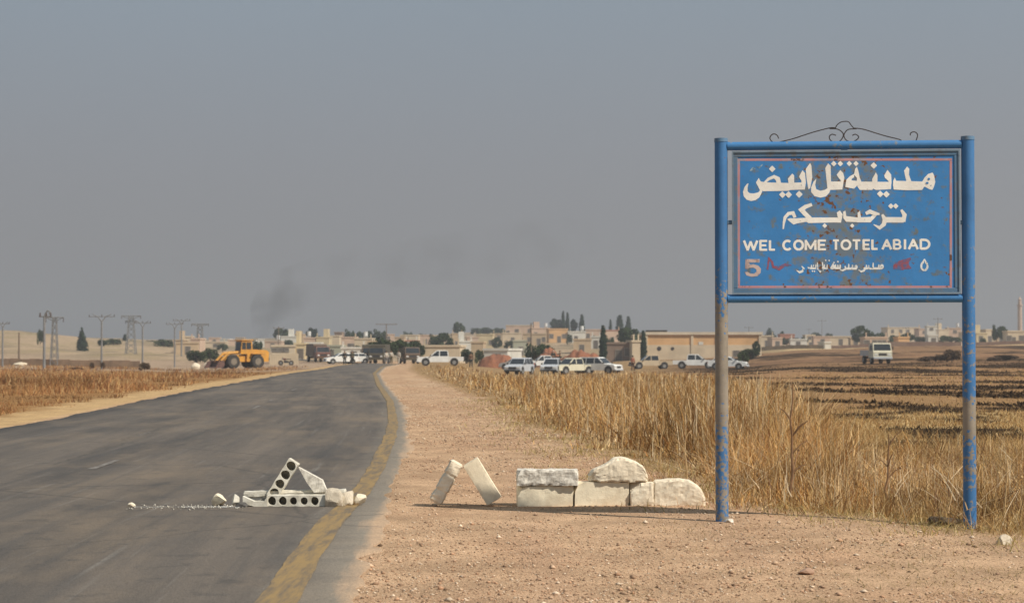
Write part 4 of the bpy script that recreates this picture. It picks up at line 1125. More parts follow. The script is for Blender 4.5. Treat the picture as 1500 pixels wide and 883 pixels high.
# gravel grains
x, y, px = scatter(rg, 62000, 11.5, 40, 400, 1580, 1.5)
x2, y2, p2_ = scatter(rg, 26000, 38, 120, 520, 900, 1.3); x = np.concatenate([x, x2]); y = np.concatenate([y, y2])
keep = (x > road_r(y) - .06) & (x < gb(y) + .3) & (rg.uniform(0, 1, len(x)) < .25 + .9 * sstep(.40, .58, fbm(x * .9, y * .35, 401))); x, y = x[keep], y[keep]
n = len(x); s_ = (rg.gamma(1.3, .0026, n) + .0034) * np.clip(y / 18, 1, 2.4); s_ = s_.clip(.0034, .026); s_ = np.where(rg.uniform(0, 1, n) < .0035, rg.uniform(.016, .034, n), s_)
oc = np.array([(1,0,0),(0,1,0),(-1,0,0),(0,-1,0),(0,0,1),(0,0,-.6)], float); tr = np.array([(0,1,4),(1,2,4),(2,3,4),(3,0,4),(1,0,5),(2,1,5),(3,2,5),(0,3,5)])
V = (oc[None] * (1 + rg.normal(0, .25, (n, 6, 3)))) * s_[:, None, None] * np.array([1, 1, .6]); a = rg.uniform(0, 6.28, n)
Vx = V[:, :, 0] * np.cos(a)[:, None] - V[:, :, 1] * np.sin(a)[:, None]; Vy = V[:, :, 0] * np.sin(a)[:, None] + V[:, :, 1] * np.cos(a)[:, None]
V = np.stack([Vx + x[:, None], Vy + y[:, None], V[:, :, 2] + GzV(x, y)[:, None] + s_[:, None] * .25], -1).reshape(-1, 3)
F = (np.arange(n)[:, None, None] * 6 + tr[None]).reshape(-1, 3)
cc = pick(rg, n, np.array([(.52,.36,.24), (.40,.26,.17), (.66,.52,.38), (.26,.17,.11), (.48,.29,.18)]), (4, 3, 2.4, .8, 2.4))
me = np_mesh('gravel', V, F, np.repeat(cc, 6, 0)); me.materials.append(attr_mat('gravel_grains', .95))
tag(link('gravel', me), 'loose gravel grains scattered over the sandy verge', 'gravel', kind='stuff')
# grit along the broken edge and on the asphalt round the barricade
x = rg.normal(-3.2, .5, 240); y = rg.normal(20.48, .14, 240); keep = (x < -2.7) & (x > -3.95); x, y = x[keep], y[keep]; n = len(x)
s_ = rg.uniform(.003, .012, n); V = (oc[None] * (1 + rg.normal(0, .25, (n, 6, 3)))) * s_[:, None, None]
V = (V + np.stack([x, y, rz_(x, y) + .004], -1)[:, None, :]).reshape(-1, 3); F = (np.arange(n)[:, None, None] * 6 + tr[None]).reshape(-1, 3)
me = np_mesh('concrete_crumbs', V, F, np.repeat(pick(rg, n, np.array([(.6,.56,.48), (.35,.32,.27)]), (1, 1)), 6, 0)); me.materials.append(attr_mat('crumbs', .95))
tag(link('concrete_crumbs', me), 'small concrete crumbs strewn on the asphalt round the hollow slabs', 'crumbs', kind='stuff')

# ------------------------------------------------------------------ vehicles
glass = mat('dark_glass', (.02, .025, .03), (.03, .035, .04), 2, .12, spec=.6)
rub_ = mat('tyre_rubber', (.03, .03, .03), (.06, .05, .04), 6, .9)
rimm = mat('wheel_rim', (.30, .30, .29), (.18, .17, .16), 6, .5)
dark = mat('dark_trim', (.035, .035, .035), (.06, .055, .05), 5, .7)
lampm = mat('lamp_glass', (.7, .7, .68), (.55, .55, .52), 5, .15, spec=.6)
redl = mat('tail_lamp', (.35, .03, .02), (.25, .03, .02), 5, .3)
paint = {k: mat(k + '_paint', c, tuple(v * .84 for v in c), 1.3, .42, detail=7) for k, c in dict(
    white=(.80, .79, .75), silver=(.50, .52, .54), cream=(.66, .62, .47), tan=(.55, .44, .30), brown=(.13, .085, .055), olive=(.09, .075, .05), darkred=(.16, .07, .05)).items()}
def wheel(parent, x, y, r=.37, wd=.22):
    w_ = MB(); s = 1 if y > 0 else -1
    w_.tube([(x, y - wd/2, r), (x, y - wd/2 + .03, r), (x, y + wd/2 - .03, r), (x, y + wd/2, r)], [r * .9, r, r, r * .9], 18)
    t = w_.build('wheel', rub_, parent)
    MB().tube([(x, y + s * (wd/2 - .05), r), (x, y + s * (wd/2 + .008), r)], [r * .6, r * .58], 14).build('rim', rimm, t)
def quad(parent, name, pts, m, off=.012):
    P3 = [Vector(p_) for p_ in pts]; nrm = (P3[1] - P3[0]).cross(P3[2] - P3[0]).normalized()
    vs = [tuple(p_ + nrm * off) for p_ in P3] + [tuple(p_ - nrm * .02) for p_ in P3]; k = len(P3)
    MB().add(vs, [tuple(range(k)), tuple(range(2*k - 1, k - 1, -1))] + [(i, i + k, (i+1) % k + k, (i+1) % k) for i in range(k)]).build(name, m, parent)
def lerp3(a, b, t): return Vector(a) * (1 - t) + Vector(b) * t
def vehicle(name, kind, color, loc, rz, label, cat, group=None):
    m = paint[color]; t = empty(name, loc, rz); tag(t, label, cat, group)
    W = .88
    if kind == 'pickup':
        low = [(-2.6,.52),(-2.6,.98),(-.95,1.0),(1.15,1.04),(2.35,.96),(2.55,.85),(2.6,.52),(2.0,.42),(-2.0,.42)]
        cabp = [(-.95,1.0),(-.86,1.62),(-.7,1.72),(.25,1.73),(.45,1.66),(1.2,1.03)]
    elif kind == 'suv':
        low = [(-2.3,.5),(-2.35,1.05),(1.05,1.08),(2.2,.98),(2.36,.85),(2.4,.5),(1.9,.40),(-1.9,.40)]
        cabp = [(-2.32,1.05),(-2.15,1.62),(-1.9,1.76),(.15,1.77),(.35,1.70),(1.1,1.07)]
    else:   # saloon
        low = [(-2.15,.42),(-2.2,.90),(-1.7,.96),(1.0,.95),(2.0,.82),(2.2,.70),(2.25,.42),(1.8,.32),(-1.8,.32)]
        cabp = [(-1.75,.95),(-1.2,1.36),(-.95,1.43),(.1,1.43),(.3,1.38),(1.05,.94)]
    mb = MB()
    if kind == 'pickup':
        mb.prism([(-.95,.42),(-.95,1.0),(1.15,1.04),(2.35,.96),(2.55,.85),(2.6,.52),(2.45,.42)], -W, W, .05)
        mb.build('body', m, t)
        b = MB(); b.box(-2.6,-.96,-W,W,.52,.62); b.box(-2.6,-.96,-W,-W+.07,.62,1.0); b.box(-2.6,-.96,W-.07,W,.62,1.0); b.box(-2.6,-2.53,-W+.07,W-.07,.62,1.0)
        b.build('bed', m, t)
    else:
        mb.prism(low, -W, W, .05); mb.build('body', m, t)
    tp = .17
    c = MB(); c.prism(cabp, -W + .05, W - .05, tp); c.build('cab', m, t)
    zl = cabp[0][1]; zh = max(p_[1] for p_ in cabp)
    def side(x, z, s): return (x, s * (W - .05 - tp * (z - zl) / (zh - zl)), z)
    zt_ = zh - .10; zb_ = zl + .07
    fx = lambda z: cabp[4][0] + (cabp[5][0] - cabp[4][0]) * (cabp[4][1] - z) / (cabp[4][1] - cabp[5][1])
    bxk = lambda z: cabp[0][0] + (cabp[1][0] - cabp[0][0]) * (z - zl) / (cabp[1][1] - zl)
    x_r = bxk(zb_) + .10; x_f = fx(zb_) - .14; mid = (x_r + x_f) / 2 if kind != 'suv' else .0
    for s in (-1, 1):
        spans = [(x_r, mid - .05), (mid + .05, x_f)] if kind != 'suv' else [(x_r, -1.15), (-1.05, -.15), (-.05, x_f)]
        for i, (a, b_) in enumerate(spans):
            tb = min(b_, fx(zt_) - .12) if i == len(spans) - 1 else b_
            ta = max(a, bxk(zt_) + .08) if i == 0 else a
            pts = [side(a, zb_, s), side(b_, zb_, s), side(tb, zt_, s), side(ta, zt_, s)]
            quad(t, 'side_window', pts if s < 0 else pts[::-1], glass)
        for xw in ((-1.55, 1.62) if kind != 'saloon' else (-1.3, 1.35)):
            wheel(t, xw, s * (W - .1), .38 if kind != 'saloon' else .31)
            ar = MB().cyl((xw, s * (W - .005), .44 if kind != 'saloon' else .36), (0, 1, 0), .46 if kind != 'saloon' else .38, .03, 18); ar.build('wheel_arch', dark, t)  # flat dark disc, shade of the wheel well put into its colour
        hx_ = low[-3][0] if kind != 'pickup' else 2.57
        xf = max(p_[0] for p_ in low)
        MB().box(xf - .12, xf + .01, s * .60 - .17, s * .60 + .17, .68 if kind != 'saloon' else .56, .86 if kind != 'saloon' else .70, ch=.02).build('headlight', lampm, t)
        xb_ = min(p_[0] for p_ in low)
        MB().box(xb_ - .02, xb_ + .05, s * .78 - .07, s * .78 + .07, .7 if kind != 'saloon' else .62, .95 if kind != 'saloon' else .82).build('tail_lamp', redl, t)
        MB().box(1.0, 1.12, s * (W + .04) - .08, s * (W + .04) + .08, zl + .05, zl + .22, ch=.02).build('mirror', dark, t)
    xf = max(p_[0] for p_ in low)
    MB().box(xf - .1, xf + .02, -.40, .40, .62 if kind != 'saloon' else .5, .86 if kind != 'saloon' else .68, ch=.01).build('grille', dark, t)
    MB().box(xf - .08, xf + .07, -W + .02, W - .02, .38 if kind != 'saloon' else .3, .56 if kind != 'saloon' else .46, ch=.03).build('bumper', dark if color != 'white' else paint['silver'], t)
    def ws(pa, pb, nm, flip):
        a0 = (pa[0], -(W-.05-tp*(pa[1]-zl)/(zh-zl)) + .06, pa[1]); a1 = (pa[0], -a0[1], pa[1])
        b0 = (pb[0], -(W-.05-tp*(pb[1]-zl)/(zh-zl)) + .06, pb[1]); b1 = (pb[0], -b0[1], pb[1])
        A0, A1 = lerp3(a0, b0, .08), lerp3(a1, b1, .08); B0, B1 = lerp3(a0, b0, .92), lerp3(a1, b1, .92)
        pts = [A0, A1, B1, B0]; quad(t, nm, pts if not flip else pts[::-1], glass)
    ws(cabp[5], cabp[4], 'windshield', False); ws(cabp[0], cabp[1], 'rear_window', True)
    return t
GP = 'parked pickups and cars beside the weeds'
def vloc(px, py, Y=None):
    g = gnd(px, py) if Y is None else None
    if g is None: x = (px - 750) / FPX * Y; return (x, Y, Gz(x, Y))
    return (g.x, g.y, Gz(g.x, g.y))
FL, FR, FC = R(180), 0.0, R(-90)     # facing left, right, camera
vehicle('pickup', 'pickup', 'white', vloc(645, 536, 222), R(182), 'white double cab pickup facing left, beside the road left of all the other parked cars', 'pickup', GP)
vehicle('suv', 'suv', 'silver', vloc(761, 549.5, 203), R(-108), 'silver white off-roader facing the camera, leftmost of the front row of parked cars', 'car', GP)
vehicle('saloon_car', 'saloon', 'white', vloc(757, 540, 250), R(140), 'white car half hidden behind the silver off-roader', 'car', GP)
gt = vehicle('gun_truck', 'pickup', 'white', vloc(797, 540, 262), R(188), 'white pickup with a machine gun and a gunner standing in its bed', 'pickup', GP)
vehicle('pickup', 'pickup', 'silver', vloc(809, 550, 206), R(-100), 'silver grey pickup facing the camera, between the off-roader and the cream pickup', 'pickup', GP)
vehicle('pickup', 'pickup', 'cream', vloc(838, 550, 207), R(-140), 'cream green pickup in the row of parked cars, left of the white estate', 'pickup', GP)
vehicle('suv', 'suv', 'white', vloc(877, 549, 208), R(-32), 'white off-roader facing right, rightmost of the tight row of parked cars', 'car', GP)
vehicle('pickup', 'pickup', 'tan', vloc(953, 542, 246), R(188), 'tan pickup with dark windows below the long warehouse', 'pickup', GP)
vehicle('pickup', 'pickup', 'white', vloc(1018, 542, 238), R(-8), 'white double cab pickup facing right, partly behind the left sign post', 'pickup', GP)
vehicle('saloon_car', 'saloon', 'white', vloc(1066, 544, 225), R(-15), 'white car whose bonnet shows just right of the left sign post', 'car', GP)
for px, py, Y, rz, lb in ((500, 533, 262, 200, 'white car behind the two men on the road, left one'), (521, 532, 268, 185, 'white car behind the two men on the road, right one')):
    vehicle('saloon_car', 'saloon', 'white', vloc(px, py, Y), R(rz), lb, 'car', 'cars at the end of the road')
# canvas-backed trucks under the trees, gun, van, loader
def truck(name, loc, rz, label, cabm, boxm, group=None, L_=6.2, box_h=2.6, cat='truck', stakes=False, windows=True):
    t = empty(name, loc, rz); tag(t, label, cat, group); W = 1.05
    MB().box(-L_/2, L_/2 - .1, -.42, .42, .55, .78).build('chassis', dark, t)
    xc = L_/2 - 1.75
    MB().prism([(xc, .62), (xc, 2.12), (xc + .2, 2.22), (L_/2 - .35, 2.2), (L_/2 - .08, 1.35), (L_/2, 1.25), (L_/2, .62)], -W, W, .08).build('cab', cabm, t)
    a, b = (L_/2 - .33, 2.08), (L_/2 - .10, 1.42)
    quad(t, 'windshield', [(b[0], -W + .12, b[1]), (b[0], W - .12, b[1]), (a[0], W - .18, a[1]), (a[0], -W + .18, a[1])], glass, .02)
    for s in (-1, 1):
        pts = [(xc + .35, s * (W - .03), 1.38), (L_/2 - .3, s * (W - .03), 1.38), (L_/2 - .5, s * (W - .07), 2.0), (xc + .35, s * (W - .07), 2.0)]
        quad(t, 'side_window', pts if s < 0 else pts[::-1], glass, .02)
        MB().box(L_/2 - .03, L_/2 + .03, s * .72 - .16, s * .72 + .16, .86, 1.06, ch=.02).build('headlight', lampm, t)
        MB().box(L_/2 - .4, L_/2 - .3, s * (W + .14) - .07, s * (W + .14) + .07, 1.5, 1.85, ch=.02).build('mirror', dark, t)
        wheel(t, L_/2 - 1.0, s * (W - .14), .43, .26); wheel(t, -L_/2 + 1.2, s * (W - .14), .43, .3)
    MB().box(L_/2 - .02, L_/2 + .1, -W + .02, W - .02, .50, .74, ch=.03).build('bumper', cabm if not windows else boxm, t)
    MB().box(L_/2 - .01, L_/2 + .02, -.45, .45, .86, 1.12).build('grille', dark, t)
    if box_h:
        mb = MB(); mb.prism([(-L_/2, .85), (-L_/2, box_h - .2), (-L_/2 + .15, box_h), (xc - .25, box_h), (xc - .12, box_h - .2), (xc - .12, .85)], -W - .03, W + .03, .12); mb.build('canvas_cover', boxm, t)
    else:
        b = MB(); b.box(-L_/2, xc - .12, -W, W, .85, .97)
        for s in (-1, 1): b.box(-L_/2, xc - .12, s * W - (.05 if s > 0 else 0), s * W + (.05 if s < 0 else 0), .97, 1.45)
        b.build('cargo_bed', boxm, t)
    return t
truck('canvas_truck', vloc(541, 532, 275), R(-85), 'dark brown covered truck at the left end of the dark vehicles under the big tree', paint['brown'], paint['olive'], 'dark trucks under the trees')
truck('canvas_truck', vloc(556, 532, 270), R(-95), 'olive brown covered truck in the middle of the dark vehicles under the big tree', paint['olive'], paint['olive'], 'dark trucks under the trees')
truck('canvas_truck', vloc(599, 531, 268), R(-75), 'dark covered truck at the right end of the dark vehicles, left of the white pickup', paint['brown'], paint['olive'], 'dark trucks under the trees', L_=5.0, box_h=2.1)
truck('canvas_truck', vloc(466, 531, 285), R(-70), 'rusty brown covered truck standing beside the far left edge of the road', paint['darkred'], paint['brown'], None)
truck('light_truck', vloc(1283, 533.5, 214), R(-84), 'pale light truck with dark windscreen driving across the burnt field toward the camera', paint['cream'], paint['silver'], None, L_=5.0, box_h=0)
# machine gun on the gun truck
gx, gy, gz = gt.location
g = MB(); g.tube([(-1.7, 0, .62), (-1.7, 0, 1.55)], .05, 8); g.tube([(-1.9, 0, 1.5), (-1.5, 0, 1.62)], .08, 8); g.build('gun_mount', dark, gt)
MB().tube([(-1.6, 0, 1.62), (-.6, .0, 1.95), (.1, 0, 2.2)], [.05, .035, .03], 8).build('gun_barrel', dark, gt)
MB().box(-1.45, -1.40, -.4, .4, 1.35, 2.0).build('gun_shield', dark, gt)
# yellow wheel loader
yel = mat('loader_yellow', (.66, .31, .035), (.44, .22, .05), 1.5, .5, detail=7)
t = empty('wheel_loader', vloc(352, 541.5, 232), R(-143)); tag(t, 'yellow wheel loader with its bucket lowered, on the left side of the road', 'wheel loader')
rimd = mat('dusty_rim', (.24, .20, .15), (.16, .13, .10), 3, .8)
def bigwheel(x, y, r=.82, wd=.6):
    w_ = MB().tube([(x, y - wd/2, r), (x, y - wd/2 + .08, r), (x, y + wd/2 - .08, r), (x, y + wd/2, r)], [r * .88, r, r, r * .88], 20).build('wheel', rub_, t)
    s = 1 if y > 0 else -1
    MB().tube([(x, y + s * (wd/2 - .1), r), (x, y + s * (wd/2 + .01), r)], [r * .52, r * .5], 14).build('rim', rimd, w_)
for x in (-1.65, 1.55):
    for y in (-1.05, 1.05): bigwheel(x, y)
MB().prism([(-3.3, .8), (-3.4, 1.9), (-3.1, 2.15), (-1.0, 2.25), (-.5, 1.7), (-.4, .8)], -.85, .85, .1).build('engine_cover', yel, t)
MB().prism([(-.4, .8), (-.4, 1.5), (.3, 1.65), (2.3, 1.35), (2.4, .8)], -.5, .5, .06).build('front_frame', yel, t)
cab_ = MB().prism([(-1.25, 1.7), (-1.2, 3.2), (.15, 3.25), (.35, 1.7)], -.72, .72, .06).build('cab', yel, t)
MB().box(-1.35, .3, -.8, .8, 3.24, 3.36, ch=.03).build('cab_roof', yel, t)
for s in (-1, 1):
    pts = [(-1.05, s * .70, 2.25), (-.45, s * .70, 2.25), (-.45, s * .68, 3.05), (-1.05, s * .68, 3.05)]
    quad(t, 'cab_window', pts if s < 0 else pts[::-1], glass, .03)
    pts = [(-.35, s * .70, 2.25), (.18, s * .70, 2.25), (.10, s * .68, 3.05), (-.35, s * .68, 3.05)]
    quad(t, 'cab_window', pts if s < 0 else pts[::-1], glass, .03)
    MB().tube([(.6, s * .55, 1.9), (1.9, s * .55, 1.75), (3.0, s * .55, .75)], [.16, .18, .14], 8).build('lift_arm', yel, t)
    MB().tube([(.8, s * .35, 1.2), (2.2, s * .35, 1.45)], [.09, .06], 8).build('hydraulic_ram', rimm, t)
    MB().box(-1.65 - .75, -1.65 + .75, s * 1.05 - .3, s * 1.05 + .3, 1.68, 1.76, ch=.02).build('mudguard', yel, t)
quad(t, 'windshield', [(.33, -.6, 2.1), (.33, .6, 2.1), (.17, .58, 3.1), (.17, -.58, 3.1)], glass, .03)
bk = mat('bucket_steel', (.16, .08, .06), (.08, .05, .045), 4, .7)
mb = MB(); prof = [(2.9, .95), (2.75, .5), (3.0, .12), (4.0, .06), (4.0, .12), (3.1, .22), (2.92, .52), (3.05, .92)]
mb.prism(prof, -1.35, 1.35); mb.prism([(2.9, .95), (2.75, .5), (3.0, .12), (4.0, .06), (3.6, .8)], -1.40, -1.352); mb.prism([(2.9, .95), (2.75, .5), (3.0, .12), (4.0, .06), (3.6, .8)], 1.352, 1.40)
mb.build('bucket', bk, t)

# ------------------------------------------------------------------ people
skin = mat('skin', (.32, .19, .12), (.26, .15, .09), 5, .6)
hairm = mat('dark_hair', (.02, .017, .015), (.03, .025, .02), 8, .8)
def cloth(n_, c): return mat(n_, c, tuple(v * .8 for v in c), 6, .9)
CL = dict(dark=cloth('dark_cloth', (.04, .04, .035)), olive=cloth('olive_cloth', (.10, .09, .05)), pale=cloth('pale_cloth', (.55, .50, .42)), brown=cloth('brown_cloth', (.14, .08, .05)), red=cloth('rust_cloth', (.28, .10, .06)), grey=cloth('grey_cloth', (.24, .23, .22)))
def person(loc, rz, label, top, bottom, pose='stand', group=None, scarf=None):
    t = empty('person', loc, rz); tag(t, label, 'person', group)
    st = .09 if pose == 'stand' else .20
    J = dict(pel=(0,0,.95), sp=(0,.01,1.18), ch=(0,0,1.38), nk=(0,.01,1.50), hd=(0,-.015,1.60), ht=(0,-.01,1.72),
             hl=(.09,0,.90), kl=(.11,-.03 - st*.3,.50), al=(.12,.03 - st,.09), fl=(.13,-.10 - st,.04), hr=(-.09,0,.90), kr=(-.11,-.02 + st*.2,.50), ar=(-.12,.03 + st,.09), fr=(-.13,-.10 + st,.04),
             sl=(.19,0,1.42), el=(.25,.03,1.13), wl=(.25,-.10,.90), gl=(.25,-.13,.82), sr=(-.19,0,1.42), er=(-.25,.03,1.13), wr=(-.25,-.08,.90), gr=(-.25,-.11,.82))
    if pose == 'gun':
        J.update(el=(.22,-.22,1.22), wl=(.10,-.42,1.30), gl=(.09,-.48,1.30), er=(-.22,-.20,1.20), wr=(-.08,-.38,1.24), gr=(-.07,-.44,1.24))
    rad = dict(pel=.145, sp=.125, ch=.15, nk=.055, hd=.088, ht=.075, hl=.10, kl=.062, al=.042, fl=.04, hr=.10, kr=.062, ar=.042, fr=.04, sl=.06, el=.043, wl=.03, gl=.034, sr=.06, er=.043, wr=.03, gr=.034)
    E = [('pel','sp'),('sp','ch'),('ch','nk'),('nk','hd'),('hd','ht'),('pel','hl'),('hl','kl'),('kl','al'),('al','fl'),('pel','hr'),('hr','kr'),('kr','ar'),('ar','fr'),('ch','sl'),('sl','el'),('el','wl'),('wl','gl'),('ch','sr'),('sr','er'),('er','wr'),('wr','gr')]
    def sk(name, keys, m, grow=0.0, sub=1):
        ks = [k for k in J if k in keys]; me = bpy.data.meshes.new(name)
        me.from_pydata([J[k] for k in ks], [(ks.index(a), ks.index(b)) for a, b in E if a in ks and b in ks], [])
        o = link(name, me, t); me.materials.append(m)
        md = o.modifiers.new('skin', 'SKIN'); md.use_smooth_shade = True
        for i, k in enumerate(ks):
            sv = me.skin_vertices[0].data[i]; q = rad[k] + grow; sv.radius = (q * (1.25 if k in ('ch', 'sp', 'pel') else 1), q * (.8 if k in ('ch', 'sp', 'pel') else 1)); sv.use_root = (i == 0)
        if sub: o.modifiers.new('sub', 'SUBSURF').render_levels = sub
        return o
    sk('body', list(J), skin)
    sk('shirt', ['pel','sp','ch','sl','el','wl','sr','er','wr'], top, .022)
    sk('trousers', ['pel','hl','kl','al','hr','kr','ar'], bottom, .024)
    bm = bmesh.new(); bmesh.ops.create_icosphere(bm, subdivisions=2, radius=.112)
    for v in bm.verts: v.co = Vector((v.co.x * .88, v.co.y * 1.0 + .02, max(v.co.z, -.03) * .92 + 1.665))
    bm_obj('hair' if not scarf else 'headscarf', bm, scarf or hairm, t)
    bm = bmesh.new(); bmesh.ops.create_icosphere(bm, subdivisions=1, radius=.022)
    for v in bm.verts: v.co += Vector((0, -.115, 1.625))
    bm_obj('nose', bm, skin, t)
    for s in (-1, 1):
        mb = MB().box(s * .125 - .05, s * .125 + .05, -.17 + (-s) * st * (1 if pose != 'gun' else .3), .06 + (-s) * st, 0, .09, ch=.02); mb.build('shoe', dark, t)
    return t
GM = 'people standing at the far end of the road'
person(vloc(505, 531.5, 248), R(10), 'man in dark clothes standing on the road, left of the pair before the white cars', CL['dark'], CL['dark'], group=GM)
person(vloc(516, 531.5, 246), R(-20), 'man in dark clothes standing on the road, right of the pair before the white cars', CL['olive'], CL['dark'], group=GM)
person(vloc(566, 532, 250), R(30), 'person in pale clothes at the road end, leftmost of three before the dark trucks', CL['pale'], CL['grey'], group=GM)
person(vloc(573, 531.5, 252), R(0), 'person in pale top and olive trousers, middle of three before the dark trucks', CL['pale'], CL['olive'], group=GM)
person(vloc(584, 531.5, 248), R(-30), 'person in long pale clothes, rightmost of three before the dark trucks', CL['pale'], CL['pale'], 'walk', group=GM)
person(vloc(690, 537, 232), R(20), 'man in brown standing behind the weeds right of the white pickup', CL['brown'], CL['dark'])
person(vloc(927, 545, 232), R(40), 'person in rust brown standing left of the tan pickup', CL['red'], CL['brown'])
bed = gt.matrix_world if False else Matrix.Translation(gt.location) @ Matrix.Rotation(gt.rotation_euler.z, 4, 'Z')
pp = bed @ Vector((-2.1, 0, .63)); person(tuple(pp), gt.rotation_euler.z + R(90), 'gunner in dark clothes standing in the bed of the white gun truck', CL['brown'], CL['dark'], 'gun')
pp = bed @ Vector((-1.15, .5, .63)); person(tuple(pp), gt.rotation_euler.z, 'man with a white headscarf sitting up beside the gunner in the truck bed', CL['dark'], CL['brown'], scarf=CL['pale'])
# ------------------------------------------------------------------ poles and pylons
polem = mat('galvanised_steel', (.24, .235, .23), (.18, .175, .17), 3, .7)
woodp = mat('wooden_pole', (.24, .18, .13), (.15, .11, .08), 3, .9)
insm = mat('insulator', (.10, .07, .06), (.08, .06, .05), 3, .4)
def polebase(px, py, Y): x = (px - 750) / FPX * Y; return x, Y, Gz(x, Y)
def hgt(px, top, b): return at(px, top, b[1]).z - b[2]
GU = 'power poles left of the road'
def ypole(px, top, Y, label, k=1.0, m=polem, group=GU, th=.085):
    b = polebase(px, 0, Y); h = hgt(px, top, b); t = empty('power_pole', b); tag(t, label, 'power pole', group)
    s = h / 8.0
    MB().tube([(0, 0, -.5), (0, 0, h * .86)], [th * 1.25, th], 8).build('mast', m, t)
    MB().tube([(0, 0, h * .86), (-.45 * s * k, 0, h * .95), (-1.1 * s * k, 0, h)], [th * .8, th * .6, th * .4], 6).build('arm', m, t)
    MB().tube([(0, 0, h * .86), (.45 * s * k, 0, h * .95), (1.1 * s * k, 0, h)], [th * .8, th * .6, th * .4], 6).build('arm', m, t)
    MB().tube([(-1.5 * s * k, 0, h * .955), (1.5 * s * k, 0, h * .955)], th * .45, 6).build('crossarm', m, t)
    for x in (-1.45, 0, 1.45): MB().tube([(x * s * k, 0, h * .955), (x * s * k, 0, h * .955 + .35 * s)], [th * .6, th * .3], 6).build('insulator', insm, t)
def lattice(px, top, Y, label, wbase=1.2, arms=((1.0, 1.6),), group=None, name='lattice_pylon', th=.07, wtop=.35):
    b = polebase(px, 0, Y); h = hgt(px, top, b); t = empty(name, b); tag(t, label, 'pylon', group)
    def leg(sx, sy, z): w_ = wbase + (wtop - wbase) * min(1, z / (h * .9)); return Vector((sx * w_ / 2, sy * w_ / 2, z))
    for sx in (-1, 1):
        for sy in (-1, 1): MB().tube([leg(sx, sy, -.3), leg(sx, sy, h)], th, 5).build('leg', polem, t)
    mb = MB(); n_ = 7
    for i in range(n_):
        z0, z1 = h * i / n_, h * (i + 1) / n_
        for (a, c) in (((-1,-1),(1,-1)), ((1,-1),(1,1)), ((1,1),(-1,1)), ((-1,1),(-1,-1))):
            mb.tube([leg(*a, z0), leg(*c, z1)], th * .6, 4); mb.tube([leg(*c, z0), leg(*a, z1)], th * .6, 4)
    o = mb.build('lattice_bracing', polem, t); o['kind'] = 'stuff'
    for zf, hw in arms:
        m2 = MB(); m2.tube([(-hw, 0, h * zf), (hw, 0, h * zf)], th * 1.3, 5).build('crossarm', polem, t)
        for s in (-1, 1): MB().tube([(s * hw, 0, h * zf), (s * wtop / 2, 0, h * (zf - .07))], th, 5).build('brace', polem, t)
        for s in (-1, 1): MB().tube([(s * hw * .95, 0, h * zf), (s * hw * .95, 0, h * zf - .6)], th, 5).build('insulator', insm, t)
def plainpole(px, top, Y, label, arm=.9, m=woodp, group=None, th=.12, zf=.94):
    b = polebase(px, 0, Y); h = hgt(px, top, b); t = empty('utility_pole', b); tag(t, label, 'utility pole', group)
    MB().tube([(0, 0, -.5), (0, 0, h)], [th * 1.2, th * .8], 8).build('mast', m, t)
    if arm:
        MB().tube([(-arm, 0, h * zf), (arm, 0, h * zf)], th * .6, 6).build('crossarm', m, t)
        for s in (-1, 1): MB().tube([(s * arm * .9, 0, h * zf), (s * arm * .9, 0, h * zf + .3)], [th * .6, th * .4], 6).build('insulator', insm, t)
ypole(4, 471, 215, 'power pole at the left edge of the picture', .8)
plainpole(28, 487, 260, 'short leaning utility pole right of the leftmost power pole', .0, group=None)
# tall pole with a hooked lamp
b = polebase(65, 0, 205); h = hgt(66, 455, b); t = empty('hooked_pole', b); tag(t, 'tall grey pole with a hooked top, tallest of the power poles on the left', 'power pole', GU)
MB().tube([(0, 0, -.5), (0, 0, h * .9)], [.16, .11], 8).build('mast', polem, t)
MB().tube([(-.05, 0, h * .86), (.1, 0, h * .95), (.3, 0, h), (.55, 0, h * .985), (.5, 0, h * .93)], .09, 6).build('hook', polem, t)
MB().tube([(-.55, 0, h * .9), (.75, 0, h * .9)], .07, 6).build('crossarm', polem, t)
for x in (-.45, .2, .65): MB().tube([(x, 0, h * .9), (x, 0, h * .9 + .4)], [.11, .06], 6).build('insulator', insm, t)
lattice(80, 464, 240, 'lattice pylon standing directly right of the tall hooked pole', .9, ((.99, 1.1),), wtop=.4, th=.05)
ypole(149, 460, 200, 'forked power pole rising from the left field, with a dark bush at its foot', 1.25)
lattice(192, 462, 420, 'wide lattice pylon between two forked power poles', 2.1, ((.99, 2.1), (.86, 1.2)), wtop=.8, th=.075)
ypole(209, 470, 230, 'forked power pole just right of the wide lattice pylon', .9)
ypole(256, 472, 260, 'faint forked power pole in front of the ruined houses', 1.0)
ypole(266, 467, 420, 'faint distant power pole above the ruined houses', 1.2, th=.14)
lattice(293, 474, 520, 'flat-topped lattice pylon left of the wheel loader', 1.8, ((.99, 2.3),), wtop=1.1, th=.10)
plainpole(566, 474, 520, 'distant pole with a long crossarm above the big tree', 2.8, zf=.98, th=.14)
plainpole(778, 473, 300, 'tall thin wooden pole rising from the parked cars', .0, th=.11)
plainpole(1097, 478, 700, 'small pole above the right part of the warehouse roof', 1.6, m=polem, th=.16)
plainpole(1374, 465, 650, 'T-topped pole seen under the sign near the right post', 1.5, m=polem, th=.15)
plainpole(1204, 468, 900, 'very faint distant pole seen under the middle of the sign', 2.0, m=polem, th=.15)
plainpole(1327, 479, 640, 'thin distant pole above the tree behind the light truck', 1.0, m=polem, th=.10)
plainpole(408, 478, 430, 'slim pole right of the smoke above the cream houses', 1.2, th=.10)
plainpole(1185, 481, 700, 'thin pole among the low houses right of the warehouse', .8, m=polem, th=.10)

